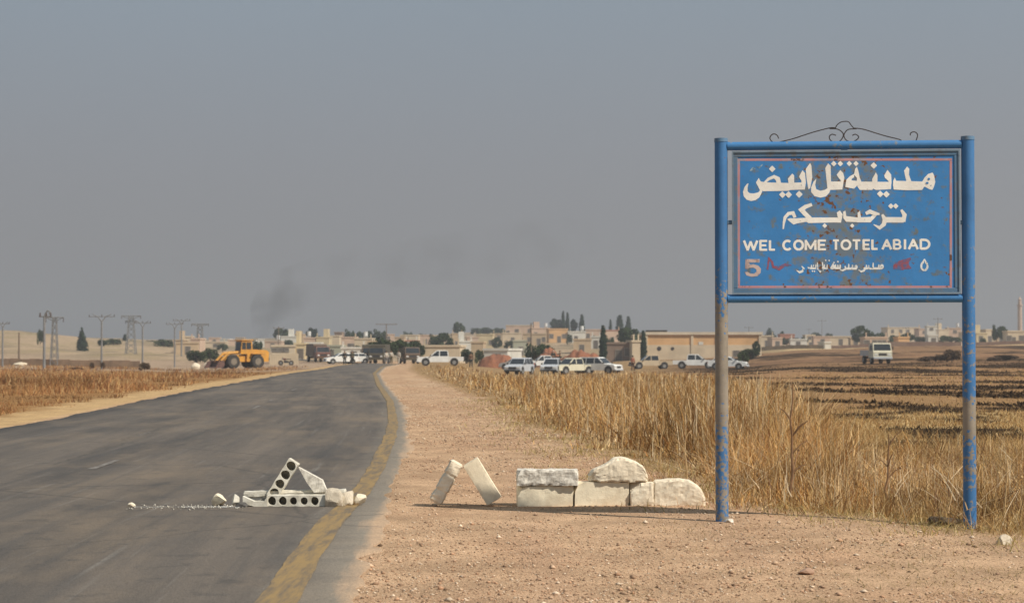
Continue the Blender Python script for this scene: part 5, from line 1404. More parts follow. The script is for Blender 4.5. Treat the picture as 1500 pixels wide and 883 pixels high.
# ------------------------------------------------------------------ trees
leafm = attr_mat('foliage', .8, (.8, 1.2), 3, translucent=.2)
barkm = mat('bark', (.12, .09, .065), (.07, .05, .04), 4, .95)
def crown_mesh(kind, seed, n=1500):
    rg_ = np.random.default_rng(seed)
    nb_ = {'round': 16, 'cypress': 9, 'low': 14, 'tri': 9, 'square': 14}[kind]
    cl = []
    for i in range(nb_):
        if kind == 'round': a = rg_.uniform(0, 6.28); z = rg_.uniform(.30, .86); rr_ = .36 * math.sin(math.pi * min(.95, max(.15, (z - .12)))) ; cl.append((rr_ * math.cos(a), rr_ * math.sin(a), z, rg_.uniform(.13, .21)))
        elif kind == 'square': cl.append((rg_.uniform(-.32, .32), rg_.uniform(-.3, .3), rg_.uniform(.25, .86), rg_.uniform(.13, .19)))
        elif kind == 'cypress': z = .08 + .86 * i / (nb_ - 1); cl.append((rg_.normal(0, .04), rg_.normal(0, .04), z, .24 * (1 - abs(z - .4) * 1.15) + .04))
        elif kind == 'tri': z = .1 + .82 * i / (nb_ - 1); cl.append((rg_.normal(0, .04), rg_.normal(0, .05), z, .42 * (1 - z) + .05))
        else: cl.append((rg_.uniform(-.42, .42), rg_.uniform(-.3, .3), rg_.uniform(.15, .72), rg_.uniform(.14, .26)))
    cl = np.array(cl); w_ = cl[:, 3] ** 2; k = rg_.choice(len(cl), n, p=w_ / w_.sum())
    d = rg_.normal(0, 1, (n, 3)); d /= np.linalg.norm(d, axis=1)[:, None]
    rad = cl[k, 3] * rg_.uniform(.45, 1.08, n) ** .6
    P = cl[k, :3] + d * rad[:, None] * (np.array([1, 1, 1.3]) if kind == 'cypress' else np.array([1, 1, .9]))
    P[:, 2] = P[:, 2].clip(.03, 1.02)
    sz = rg_.uniform(.028, .062, n)
    if kind in ('cypress',): sz *= 1.0
    u = rg_.normal(0, 1, (n, 3)); u /= np.linalg.norm(u, axis=1)[:, None]; v = np.cross(u, d + .01); v /= np.linalg.norm(v, axis=1)[:, None]
    V = np.stack([P - u * sz[:, None], P + v * sz[:, None] * .8, P + u * sz[:, None], P - v * sz[:, None] * .8], 1).reshape(-1, 3)
    F = np.arange(4 * n).reshape(n, 4)
    base = np.array({'round': (.050, .070, .032), 'cypress': (.032, .050, .030), 'low': (.062, .080, .038), 'tri': (.036, .052, .032), 'square': (.034, .050, .034)}[kind])
    cc = base[None] * (rg_.uniform(.65, 1.45, len(cl))[k])[:, None] * rg_.uniform(.8, 1.25, n)[:, None]
    me = np_mesh('crown', V, F, np.repeat(cc, 4, 0)); me.materials.append(leafm); return me
def trunk_mesh(seed, kind):
    r_ = random.Random(seed); mb = MB()
    if kind in ('cypress', 'tri'): mb.tube([(0,0,-.03),(0,0,.4),(0,0,.9)], [.035,.025,.008], 7)
    else:
        mb.tube([(0,0,-.03),(.01,0,.18),(-.01,.01,.38),(0,0,.7)], [.045,.035,.025,.01], 7)
        for i in range(5):
            a = i * 1.26 + r_.random(); z = r_.uniform(.2, .4)
            mb.tube([(0,0,z),(.14*math.cos(a),.14*math.sin(a),z+.14),(.28*math.cos(a),.28*math.sin(a),z+.34)], [.02,.014,.006], 5)
    me = bpy.data.meshes.new('trunk'); me.from_pydata(mb.v, [], mb.f); me.materials.append(barkm); return me
CM = {k: [(crown_mesh(k, s + 1, 1500), trunk_mesh(s, k)) for s in range(3 if k in ('round', 'low') else 2)] for k in ('round', 'cypress', 'low', 'tri', 'square')}
tn = [0]
def tree(px, top, base, wpx, Y, kind, label, group=None, name=None):
    """px centre, top/base rows, width in px at distance Y; foot set on the ground there"""
    x = (px - 750) / FPX * Y; z0 = Gz(x, Y); zb = min(z0, at(px, base, Y).z); zt_ = at(px, top, Y).z
    h = max(.8, zt_ - min(z0, zb)); w_ = wpx / FPX * Y
    tn[0] += 1; me, tk = CM[kind][tn[0] % len(CM[kind])]
    nm = name or {'round': 'broadleaf_tree', 'cypress': 'cypress_tree', 'low': 'bush', 'tri': 'conifer_tree', 'square': 'broadleaf_tree'}[kind]
    t = empty(nm, (x, Y, zt_ - h)); tag(t, label, 'bush' if nm == 'bush' else 'tree', group)
    kx = w_ / {'round': .95, 'cypress': .50, 'low': 1.15, 'tri': .85, 'square': .9}[kind]
    for n_, m_ in (('crown', me), ('trunk', tk)):
        o = link(n_, m_, t); o.scale = (kx, kx, h / 1.0); o.rotation_euler = (0, 0, 0)
T_ = [
 (59, 478, 494, 10, 480, 'low', 'small dark shrub on the left hill beside the hooked pole'),
 (120, 479, 506, 18, 470, 'tri', 'dark pointed conifer standing alone on the left hill'),
 (150, 494, 506, 16, 520, 'low', 'dark bush at the foot of the slope behind the forked pole'),
 (166, 494, 506, 24, 530, 'low', 'wide dark bush right of the lone conifer'),
 (183, 490, 505, 7, 600, 'cypress', 'small faint cypress left of the wide lattice pylon'),
 (186, 500, 510, 12, 560, 'low', 'low scrub under the wide lattice pylon'),
 (240, 494, 511, 30, 540, 'low', 'grey green tree clump left of the ruined houses'),
 (222, 496, 508, 18, 700, 'low', 'faint distant shrubs between the pylon and the ruined houses'),
 (288, 508, 525, 34, 330, 'low', 'dark green hedge clump left of the wheel loader, left half'),
 (308, 506, 525, 26, 325, 'low', 'dark green hedge clump left of the wheel loader, right half'),
 (326, 500, 508, 18, 520, 'low', 'brownish bush on the slope above the hedge clump'),
 (377, 496, 508, 14, 420, 'round', 'small dark tree just right of the wheel loader cab'),
 (415, 480, 500, 26, 640, 'round', 'dark spreading tree on the skyline right of the smoke'),
 (423, 494, 503, 14, 600, 'low', 'small bush below the skyline tree right of the smoke'),
 (457, 478, 494, 19, 640, 'square', 'dense squarish dark tree on the skyline above the pale houses'),
 (470, 489, 496, 18, 700, 'low', 'low dark foliage right of the squarish skyline tree'),
 (490, 504, 514, 24, 420, 'low', 'dark green bush above the rusty brown truck'),
 (512, 480, 494, 15, 640, 'round', 'round dark tree on the skyline left of the tree row'),
 (530, 485, 496, 16, 640, 'round', 'smaller green tree, first of the skyline row above the road end'),
 (541, 482, 496, 16, 650, 'round', 'second tree of the skyline row above the road end'),
 (556, 480, 496, 20, 640, 'round', 'largest dark tree of the skyline row above the road end'),
 (526, 502, 511, 26, 430, 'low', 'flat dark shrub above the pair of men on the road'),
 (548, 498, 526, 32, 300, 'round', 'large green tree over the left dark trucks, left crown'),
 (570, 492, 528, 44, 296, 'round', 'largest green tree at the end of the road'),
 (590, 498, 528, 30, 305, 'round', 'green tree right of the largest tree at the road end'),
 (608, 496, 522, 30, 330, 'round', 'green bushy tree behind the right dark truck'),
 (597, 484, 494, 14, 760, 'round', 'faint grey green tree on the skyline above the cream wall'),
 (618, 486, 494, 18, 760, 'low', 'faint green shrubs on the skyline left of the round hillside tree'),
 (650, 484, 508, 30, 460, 'round', 'large round dark tree above the white pickup'),
 (637, 487, 506, 18, 470, 'round', 'smaller dark tree joined to the left of the large round one'),
 (673, 471, 489, 17, 700, 'round', 'dark round tree alone on the skyline above the sandy slope'),
 (698, 477, 488, 18, 860, 'low', 'low dark skyline trees left of the hilltop houses, first clump'),
 (713, 476, 488, 20, 850, 'low', 'low dark skyline trees left of the hilltop houses, middle clump'),
 (730, 478, 488, 20, 840, 'low', 'low dark skyline trees left of the hilltop houses, last clump'),
 (728, 492, 503, 16, 560, 'round', 'olive brown bush in the middle of the sandy slope'),
 (684, 505, 521, 20, 300, 'low', 'dark green hedge right of the cream compound wall, taller part'),
 (702, 508, 520, 15, 300, 'low', 'dark green hedge just left of the white house'),
 (749, 495, 506, 22, 520, 'low', 'grey green shrubs above the white house'),
 (783, 501, 520, 28, 300, 'round', 'dull green tree behind the gun truck, left of the gunner'),
 (800, 503, 520, 26, 305, 'round', 'dull green tree behind the gunner'),
 (814, 465, 480, 20, 760, 'square', 'dense dark tree on the hilltop left of the tall cypresses'),
 (825, 457, 480, 6, 760, 'cypress', 'tall thin cypress on the hilltop, left of the first pair'),
 (831, 459, 479, 6, 765, 'cypress', 'tall thin cypress on the hilltop, right of the first pair'),
 (841, 464, 483, 12, 740, 'square', 'dark crown on the hilltop right of the white water tank'),
 (852, 462, 483, 8, 740, 'cypress', 'dark cypress at the right end of the hilltop trees'),
 (834, 486, 492, 10, 620, 'low', 'small shrub on the slope below the white water tank'),
 (883, 479, 521, 11, 330, 'cypress', 'tall solitary dark cypress in front of the slope'),
 (892, 490, 508, 14, 420, 'round', 'small tree right of the tall solitary cypress'),
 (894, 469, 483, 5, 720, 'cypress', 'thin cypress, leftmost of three right of the hilltop'),
 (908, 463, 484, 12, 720, 'cypress', 'tallest broad cypress of the three right of the hilltop'),
 (920, 465, 484, 9, 720, 'cypress', 'rightmost cypress of the three right of the hilltop'),
 (926, 479, 508, 40, 430, 'round', 'large dark tree mass left of the warehouse'),
 (942, 486, 521, 10, 345, 'cypress', 'dark narrow cypress against the left end of the warehouse'),
 (850, 494, 501, 12, 560, 'low', 'small shrub on the slope left of the solitary cypress'),
 (1127, 480, 496, 26, 800, 'tri', 'blue grey pointed tree mass right of the warehouse'),
 (1146, 483, 492, 9, 720, 'round', 'small dark round tree on the skyline right of the warehouse'),
 (1152, 493, 507, 15, 560, 'round', 'green tree between the low houses right of the warehouse'),
 (1179, 493, 508, 11, 560, 'round', 'small dark green tree before the pale houses under the sign'),
 (1166, 491, 498, 14, 600, 'low', 'dark low shrubs between the pale houses under the sign'),
 (1196, 482, 494, 18, 760, 'low', 'grey blue shrubs on the skyline under the sign'),
 (1214, 485, 493, 14, 780, 'low', 'faint grey shrubs on the skyline left of the large dark tree'),
 (1108, 497, 510, 12, 330, 'round', 'brown bush at the right end of the warehouse'),
 (1100, 506, 521, 28, 300, 'low', 'olive scrub before the right end of the warehouse'),
 (1088, 510, 530, 20, 262, 'low', 'yellow green scrub right of the white car behind the post'),
 (1261, 474, 506, 28, 520, 'round', 'large dark tree above the light truck'),
 (1283, 484, 502, 24, 560, 'round', 'green tree right of the large dark tree above the light truck'),
 (1310, 488, 502, 22, 560, 'low', 'green hedge of trees left of the orange box house'),
 (1330, 486, 502, 20, 570, 'round', 'green trees behind the orange box house'),
 (1350, 490, 502, 22, 560, 'low', 'green hedge right of the orange box house'),
 (1385, 489, 502, 24, 560, 'low', 'green shrubs left of the right sign post'),
 (1400, 491, 503, 18, 555, 'low', 'green shrubs touching the right sign post'),
 (1460, 474, 502, 14, 520, 'round', 'dark tree between the yellow house and the minaret, left trunk'),
 (1471, 477, 502, 13, 520, 'round', 'dark tree left of the minaret, right trunk'),
 (1440, 492, 503, 10, 520, 'low', 'low dark shrub right of the right sign post'),
]
for a in T_: tree(*a)
# low scrub bushes in the fields
for px, top, base, wpx, Y, lb in ((212, 528, 545, 16, 190, 'dark brown bush in the left field below the forked pole'), (112, 537, 546, 20, 186, 'low dark scorched bush in the left field, left of the forked pole'),
        (135, 528, 544, 7, 196, 'narrow dark bush in the left field, left of the forked pole foot'), (151, 527, 544, 7, 194, 'narrow dark bush at the foot of the forked power pole'),
        (1394, 508, 531, 30, 218, 'dark burnt bush clump left of the right sign post'), (1378, 516, 531, 20, 220, 'smaller burnt bush touching the dark bush clump'), (1370, 520, 530, 60, 224, 'low burnt scrub trailing left of the dark bush clump'),
        (1475, 517, 530, 36, 230, 'burnt scrub in the field right of the sign'), (1455, 522, 532, 24, 224, 'low burnt scrub just right of the right sign post')):
    x = (px - 750) / FPX * Y; z0 = Gz(x, Y); zt_ = at(px, top, Y).z; h = max(.4, zt_ - z0)
    t = empty('scrub_bush', (x, Y, z0)); tag(t, lb, 'bush'); me = CM['low'][len(lb) % 3][0]
    if 'burnt_crown' not in bpy.data.meshes:
        burntm = mat('burnt_twigs', (.07, .045, .028), (.12, .075, .04), 2, .9)
        for q in range(3):
            m2 = CM['low'][q][0].copy(); m2.name = 'burnt_crown'; m2.materials.clear(); m2.materials.append(burntm); CM.setdefault('burnt', []).append(m2)
    o = link('twigs', CM['burnt'][len(lb) % 3], t); o.scale = (wpx / FPX * Y / 1.1, wpx / FPX * Y / 1.1, h)
    o = link('stem', trunk_mesh(1, 'low'), t); o.scale = (wpx / FPX * Y * .6,) * 2 + (h * .6,)

# ------------------------------------------------------------------ town
def wallm(n_, c): return mat(n_, c, tuple(v * .78 for v in c), .35, .95, 0, 6)
BC = dict(cream=wallm('cream_render', (.66, .54, .38)), tan=wallm('tan_render', (.55, .41, .26)), pink=wallm('pinkish_render', (.62, .45, .33)), orange=wallm('ochre_render', (.70, .43, .21)),
          white=wallm('white_render', (.72, .69, .61)), grey=wallm('grey_block', (.38, .35, .31)), brown=wallm('brown_block', (.28, .20, .15)), yellow=wallm('yellow_render', (.64, .52, .32)), sage=wallm('sage_render', (.42, .42, .32)), red=wallm('brick_red', (.44, .20, .13)))
openm = mat('dark_opening', (.035, .03, .028), (.06, .05, .045), 1, .8)
panem = mat('dusty_pane', (.11, .095, .08), (.17, .145, .12), .5, .6)
framew = mat('window_frame', (.40, .37, .32), (.30, .27, .23), 1, .8)
tank = mat('tank_white', (.75, .75, .72), (.6, .6, .58), 1, .5)
def win(parent, x, z, w_, h_, y, door=False):
    f = MB(); e_ = .08
    f.box(x - w_/2 - e_, x + w_/2 + e_, y - .07, y + .02, z + h_, z + h_ + e_); f.box(x - w_/2 - e_, x - w_/2, y - .07, y + .02, z, z + h_); f.box(x + w_/2, x + w_/2 + e_, y - .07, y + .02, z, z + h_)
    if not door: f.box(x - w_/2 - e_ - .05, x + w_/2 + e_ + .05, y - .12, y + .02, z - e_, z)
    o = f.build('door' if door else 'window', framew, parent)
    MB().box(x - w_/2, x + w_/2, y - .03, y + .02, z + (0 if not door else .0), z + h_).build('pane' if not door else 'door_leaf', panem, o)
bn = [0]
def house(px0, px1, top, Y, colr, label, storeys=None, wins=True, block=None, tank_=False, depth=None, rz=None, parapet=None, base=None, name='house', cat='house', group=None, par_color=None, nwin=None):
    bn[0] += 1; r_ = random.Random(bn[0] * 13)
    xa, xb = (px0 - 750) / FPX * Y, (px1 - 750) / FPX * Y; W = xb - xa; xc = (xa + xb) / 2
    D = depth or max(6.0, min(14, W * .8)); z0 = min(Gz(xa, Y), Gz(xb, Y), Gz(xc, Y)); zt_ = at((px0 + px1) / 2, top, Y).z; h = max(2.2, zt_ - z0)
    t = empty(name, (xc, Y, zt_ - h), rz if rz is not None else r_.uniform(-.12, .12)); tag(t, label, cat, group)
    m = BC[colr]; ph = parapet if parapet is not None else .35
    MB().box(-W/2, W/2, 0, D, -2.5, h - ph).build('wall', m, t)
    rf = MB(); e_ = .14
    rf.box(-W/2 - e_, W/2 + e_, -e_, D + e_, h - ph, h - ph + .16)
    for a in ((-W/2 - e_, W/2 + e_, -e_, .1), (-W/2 - e_, W/2 + e_, D - .1, D + e_)): rf.box(*a, h - ph + .16, h)
    rf.box(-W/2 - e_, -W/2 + .1, .1, D - .1, h - ph + .16, h); rf.box(W/2 - .1, W/2 + e_, .1, D - .1, h - ph + .16, h)
    rf.build('roof_parapet', BC[par_color] if par_color else m, t)
    st = storeys or max(1, round(h / 3.3)); sh = (h - ph) / st
    if wins:
        n_ = nwin or max(1, int(W / 3.4)); dk = r_.randrange(n_)
        for s in range(st):
            for i in range(n_):
                x = -W/2 + W * (i + .5) / n_ + r_.uniform(-.25, .25)
                if s == 0 and i == dk: win(t, x, .05, 1.1, min(2.1, sh * .75), 0, True)
                elif r_.random() < .6: win(t, x, s * sh + sh * .36, r_.uniform(.9, 1.4), min(1.3, sh * .42), 0)
    if block:
        bw_ = W * block; x = r_.uniform(-W/2 + bw_/2, W/2 - bw_/2)
        MB().box(x - bw_/2, x + bw_/2, 1.5, D - 1, h - .02, h + 2.2).build('roof_room', m, t)
    if tank_:
        x = r_.uniform(-W/3, W/3); k = MB(); k.tube([(x, 2.2, h + .5), (x, 2.2, h + 1.7)], .55, 12); k.build('water_tank', tank, t)
        MB().box(x - .5, x + .5, 1.7, 2.7, h - .2, h + .5).build('tank_stand', framew, t)
    # bare column rods sticking up from the roof
    if r_.random() < .4:
        for s in (-1, 1): MB().box(s * (W/2 - .3) - .12, s * (W/2 - .3) + .12, .1, .34, h, h + 1.0).build('column_stub', m, t)
    return t
Hs_ = [
 (254, 268, 497, 500, 'tan', 'tan ruined house, leftmost of the small cluster left of the loader', dict(block=.25)),
 (267, 281, 492, 510, 'cream', 'cream two storey ruin in the middle of the cluster left of the loader', dict(nwin=3)),
 (279, 293, 495, 495, 'pink', 'pinkish ruin at the right of the cluster left of the loader', {}),
 (258, 290, 501, 440, 'tan', 'low sand coloured yard building before the ruined cluster', dict(wins=True)),
 (300, 330, 500, 620, 'cream', 'long low pale house between the ruined cluster and the loader', {}),
 (334, 362, 497, 660, 'pink', 'low pinkish house on the skyline left of the loader cab', {}),
 (355, 372, 498, 600, 'white', 'small white house behind the loader cab', {}),
 (379, 387, 496, 640, 'white', 'tiny bright white house on the skyline right of the loader', dict(wins=False)),
 (388, 412, 499, 600, 'pink', 'low pinkish house under the smoke', dict(tank_=True)),
 (411, 434, 492, 620, 'white', 'whitish house below the dark spreading skyline tree', dict(block=.3)),
 (398, 432, 505, 360, 'cream', 'big cream building right of the loader', dict(nwin=4, storeys=2)),
 (431, 447, 502, 365, 'yellow', 'yellowish building joined to the right of the big cream one', dict(block=.3)),
 (432, 444, 489, 680, 'tan', 'narrow tan house on the skyline left of the squarish tree', {}),
 (445, 462, 494, 560, 'pink', 'pinkish house under the squarish skyline tree', dict(tank_=True)),
 (447, 470, 501, 420, 'white', 'pale house above the rusty brown truck', {}),
 (463, 482, 493, 560, 'yellow', 'pale yellow house right of the squarish tree', dict(block=.35)),
 (480, 497, 491, 570, 'cream', 'cream house left of the brown tower house', {}),
 (490, 501, 486, 590, 'brown', 'brown tower-like house on the skyline over the road end', dict(storeys=3)),
 (500, 522, 493, 540, 'pink', 'pinkish two storey house under the round skyline tree', dict(nwin=4)),
 (470, 500, 505, 400, 'sage', 'low greenish wall building behind the bush over the brown truck', {}),
 (519, 545, 495, 520, 'cream', 'cream house under the first trees of the skyline row', dict(tank_=True)),
 (500, 535, 508, 360, 'white', 'low whitish building behind the pair of men', dict(wins=True)),
 (586, 613, 490, 640, 'cream', 'long cream house on the skyline right of the big tree', dict(nwin=4)),
 (594, 612, 498, 520, 'white', 'white low house with a brownish roof below the skyline', dict(par_color='red')),
 (612, 634, 490, 700, 'pink', 'pinkish house on the skyline left of the round dark tree', {}),
 (619, 674, 505, 330, 'cream', 'long plain cream compound wall building behind the white pickup', dict(wins=False, depth=8)),
 (662, 678, 488, 620, 'tan', 'tan house on the slope below the lone skyline tree', {}),
 (672, 692, 499, 480, 'white', 'whitish ruined house in the lower slope', dict(block=.4)),
 (698, 722, 489, 600, 'yellow', 'sandy yellow house high on the slope', dict(nwin=3)),
 (708, 744, 510, 300, 'white', 'white single storey house with one dark window behind the red earth', dict(nwin=1, storeys=1, rz=R(-14), depth=9)),
 (722, 742, 488, 680, 'tan', 'tan house left of the long hilltop house', {}),
 (741, 779, 476, 760, 'pink', 'long pinkish house crowning the hilltop', dict(nwin=6, par_color='cream')),
 (736, 764, 487, 640, 'cream', 'cream house below the long hilltop house', {}),
 (766, 800, 488, 620, 'tan', 'tan house on the slope right of the tall wooden pole', dict(nwin=5)),
 (778, 806, 480, 720, 'pink', 'pinkish house right of the long hilltop house', dict(block=.3, tank_=True)),
 (804, 832, 481, 640, 'orange', 'plain ochre house below the hilltop cypresses', dict(nwin=3, storeys=1)),
 (752, 772, 498, 480, 'sage', 'greenish grey house behind the parked pickups', {}),
 (832, 858, 485, 640, 'white', 'greyish white house right of the ochre one', dict(tank_=True)),
 (858, 886, 482, 660, 'pink', 'pinkish house left of the solitary cypress top', dict(nwin=4)),
 (884, 908, 483, 640, 'pink', 'rosy house right of the solitary cypress top', dict(par_color='red')),
 (840, 866, 496, 480, 'tan', 'sand coloured house on the slope left of the solitary cypress', {}),
 (866, 880, 492, 520, 'white', 'small white house against the solitary cypress', {}),
 (886, 928, 501, 345, 'brown', 'long low brown block building left of the warehouse', dict(wins=True, nwin=3, storeys=1)),
 (926, 938, 498, 342, 'cream', 'short cream building squeezed between the brown block and the warehouse', dict(wins=False)),
 (1115, 1133, 491, 560, 'cream', 'cream house touching the right end of the warehouse', {}),
 (1131, 1146, 494, 540, 'pink', 'pinkish small house under the blue grey tree mass', {}),
 (1143, 1164, 489, 660, 'red', 'house with a rose coloured front on the skyline right of the warehouse', dict(wins=False)),
 (1158, 1182, 496, 540, 'white', 'pale house before the small dark green tree under the sign', {}),
 (1180, 1194, 490, 600, 'cream', 'tall pale house under the left part of the sign', dict(storeys=2)),
 (1192, 1216, 492, 580, 'pink', 'pinkish long house under the left part of the sign', {}),
 (1208, 1217, 500, 430, 'white', 'small white kiosk standing at the field edge under the sign', dict(wins=False)),
 (1216, 1246, 492, 600, 'cream', 'pale low house left of the large dark tree', {}),
 (1267, 1300, 493, 470, 'pink', 'pinkish flat house directly above the light truck', dict(nwin=4)),
 (1300, 1348, 479, 760, 'cream', 'long cream terrace on the skyline right of the dark tree', dict(nwin=9)),
 (1316, 1332, 493, 470, 'orange', 'small orange box house at the field edge', dict(wins=False)),
 (1346, 1360, 481, 740, 'pink', 'pinkish house right of the long cream terrace', {}),
 (1358, 1373, 477, 720, 'white', 'white three storey house left of the T-topped pole', dict(storeys=3)),
 (1360, 1373, 490, 500, 'white', 'small white house among the shrubs left of the right post', {}),
 (1372, 1390, 482, 720, 'cream', 'cream house right of the T-topped pole', dict(block=.3)),
 (1388, 1408, 480, 730, 'pink', 'pinkish cream house against the right sign post', dict(tank_=True)),
 (1430, 1446, 487, 560, 'yellow', 'yellow stepped house right of the right sign post', dict(block=.5)),
 (1444, 1456, 482, 600, 'cream', 'cream house left of the dark tree by the minaret', {}),
 (1476, 1500, 484, 500, 'cream', 'cream house with dark openings below the minaret', dict(nwin=4)),
 (306, 322, 494, 760, 'pink', 'faint pinkish house on the skyline between the ruins and the loader', {}),
 (322, 336, 496, 700, 'white', 'small pale house on the skyline left of the loader cab', dict(wins=False)),
 (345, 357, 494, 800, 'tan', 'faint tan house on the skyline directly behind the loader cab', {}),
 (538, 552, 499, 470, 'tan', 'tan house just left of the big green tree at the road end', {}),
 (560, 578, 489, 700, 'pink', 'pinkish house on the skyline above the biggest tree at the road end', {}),
 (578, 592, 493, 600, 'tan', 'tan house between the skyline trees and the long cream house', {}),
 (634, 650, 497, 520, 'pink', 'pinkish house hidden partly by the large round dark tree', {}),
 (684, 702, 493, 600, 'pink', 'pinkish low house between the whitish ruin and the sandy yellow house', {}),
 (690, 708, 500, 430, 'tan', 'tan yard house above the green hedge', dict(wins=False)),
 (906, 926, 490, 560, 'tan', 'tan house behind the dark tree mass left of the warehouse', {}),
 (1246, 1262, 494, 560, 'tan', 'tan house half hidden by the large dark tree above the light truck', {}),
 (1410, 1430, 486, 640, 'cream', 'cream house behind the right sign post', {}),
 (1456, 1476, 488, 620, 'tan', 'tan house behind the dark tree left of the minaret', {}),
 (1500, 1530, 487, 520, 'pink', 'pinkish house at the right edge of the picture', {}),
]
for px0, px1, top, Y, c, lb, kw in Hs_: house(px0, px1, top, Y, c, lb, **kw)
# warehouse
Y = 350; xa, xb = (945 - 750) / FPX * Y, (1115 - 750) / FPX * Y; W = xb - xa; zt_ = at(1000, 486, Y).z; z0 = min(Gz(xa, Y), Gz(xb, Y)); h = zt_ - z0
t = empty('warehouse', (xa, Y, z0), R(-.6)); tag(t, 'long flat-roofed warehouse, ochre above and pale below, behind the left sign post', 'warehouse')
split_ = at(1000, 505, Y).z - z0; zo = at(975, 510.5, Y).z - z0; D = 16
MB().box(0, W, 0, D, -2, split_).build('lower_wall', BC['cream'], t)
MB().box(0, W, .06, D, split_, h - .5).build('upper_wall', BC['orange'], t)
rf = MB(); rf.box(-.25, W + .25, -.25, D + .25, h - .5, h - .02); rf.build('roof_edge', wallm('pale_coping', (.66, .56, .42)), t)
MB().box(W * .02, W * .20, 3, 6, h, h + .35).build('roof_junk', openm, t)
for f in (0, .405, .62, 1.0):
    x = min(max(W * f, .22), W - .22); MB().box(x - .22, x + .22, -.12, .10, 0, h - .5).build('pilaster', BC['cream'], t)
for px in (965.5, 985):
    x = (px - 750) / FPX * Y - xa
    o = MB(); 
    ring = [(x + .62 * math.cos(a * math.pi / 8), -.03, split_ * .42 + .62 * math.sin(a * math.pi / 8)) for a in range(16)]
    o.tube([(x, -.04, zo), (x, .02, zo)], .30 if px > 980 else .38, 16).build('round_opening', openm, t)  # solid disc, the shade inside an opening put into its dark colour
for px in (1078, 1090, 1104): 
    x = (px - 750) / FPX * Y - xa; win(t, x, split_ * .25, 1.0, 1.0, 0)
MB().box(W * .46, W * .50, -.03, .03, split_ * 1.0, split_ * 1.2).build('wall_plate', BC['white'], t)
# minaret
Y = 800; x = (1494 - 750) / FPX * Y; z0 = Gz(x, Y); h = at(1494, 434, Y).z - z0; mm = wallm('minaret_stone', (.55, .42, .33))
t = empty('minaret', (x, Y, z0)); tag(t, 'slim pale minaret rising at the right edge of the picture', 'minaret')
MB().tube([(0, 0, -1), (0, 0, h * .80)], [.95, .85], 12).build('shaft', mm, t)
MB().tube([(0, 0, h * .80), (0, 0, h * .82)], 1.25, 12).build('balcony', mm, t)
MB().tube([(0, 0, h * .82), (0, 0, h * .93)], [.7, .65], 12).build('lantern', mm, t)
MB().tube([(0, 0, h * .93), (0, 0, h)], [.75, .05], 12).build('spire', mm, t)
# field-edge walls
def lowwall(px0, px1, top, Y, m, label, Y2=None):
    xa, xb = (px0 - 750) / FPX * Y, (px1 - 750) / FPX * (Y2 or Y); n_ = 14; mb = MB(); zt_ = at((px0 + px1) / 2, top, Y).z
    g0 = Gz((xa + xb) / 2, Y); hh = max(.8, zt_ - g0)
    for i in range(n_):
        a = xa + (xb - xa) * i / n_; b_ = xa + (xb - xa) * (i + 1) / n_ - .02; ya = Y + ((Y2 or Y) - Y) * i / n_
        z = Gz((a + b_) / 2, ya); mb.box(a - xa, b_ - xa, ya - Y, ya - Y + .3, z - g0 - 1, z - g0 + hh + .04 * math.sin(i * 2.3))
    o = mb.build('field_wall', m, None, (xa, Y, g0)); tag(o, label, 'wall')
darkwall = mat('dark_rubble_wall', (.15, .09, .07), (.22, .15, .11), .8, .95)
lowwall(1115, 1206, 506, 420, mat('dark_hedge_bank', (.09, .07, .045), (.16, .12, .08), .8, .95), 'dark low wall at the far edge of the burnt field under the left of the sign')
lowwall(1218, 1408, 500.5, 450, darkwall, 'dark reddish low wall along the far edge of the field behind the light truck')
lowwall(1428, 1520, 500, 450, darkwall, 'dark reddish low wall right of the right sign post')
lowwall(395, 437, 518, 262, BC['cream'], 'low cream wall at the roadside right of the wheel loader')
lowwall(0, 205, 534.6, 240, mat('brown_bank', (.27, .18, .115), (.17, .115, .075), .7, .95), 'low brown field bank running across the left field')
# dark machine parked before the cream wall
t = empty('motorcycle', vloc(419, 538, 250), R(190)); tag(t, 'dark motorcycle standing before the low cream wall right of the loader', 'motorcycle')
for x in (-.65, .65):
    k = MB().tube([(x, -.06, .32), (x, .06, .32)], .32, 16).build('wheel', rub_, t); MB().tube([(x, -.07, .32), (x, .07, .32)], .14, 10).build('hub', rimm, k)
MB().tube([(.65, 0, .32), (.42, 0, .98)], .04, 6).build('fork', rimm, t); MB().tube([(.4, -.35, 1.02), (.42, 0, 1.0), (.4, .35, 1.02)], .025, 6).build('handlebar', dark, t)
MB().box(-.3, .25, -.14, .14, .32, .62, ch=.05).build('engine', dark, t); MB().box(.0, .4, -.15, .15, .68, .92, ch=.07).build('fuel_tank', paint['darkred'], t)
MB().box(-.65, .02, -.13, .13, .74, .84, ch=.04).build('seat', dark, t); MB().tube([(-.65, 0, .32), (-.1, 0, .5), (.42, 0, .85)], .035, 6).build('frame', dark, t)
for px, py, w_, h_, lb in ((287, 537, 16, 8, 'cream boulder left of the loader bucket'), (304, 530, 12, 8, 'pale grey boulder just above the loader bucket'), (30, 549, 22, 5, 'long white stone in the field at the far left')):
    s = 240 / FPX; x = (px - 750) / FPX * 240
    bm = rock_mesh(w_ * s / 2, w_ * s / 3, h_ * s, px, sub=2); o = bm_obj('field_boulder', bm, lime2, None, (x, 240, Gz(x, 240) - .1)); tag(o, lb, 'boulder')
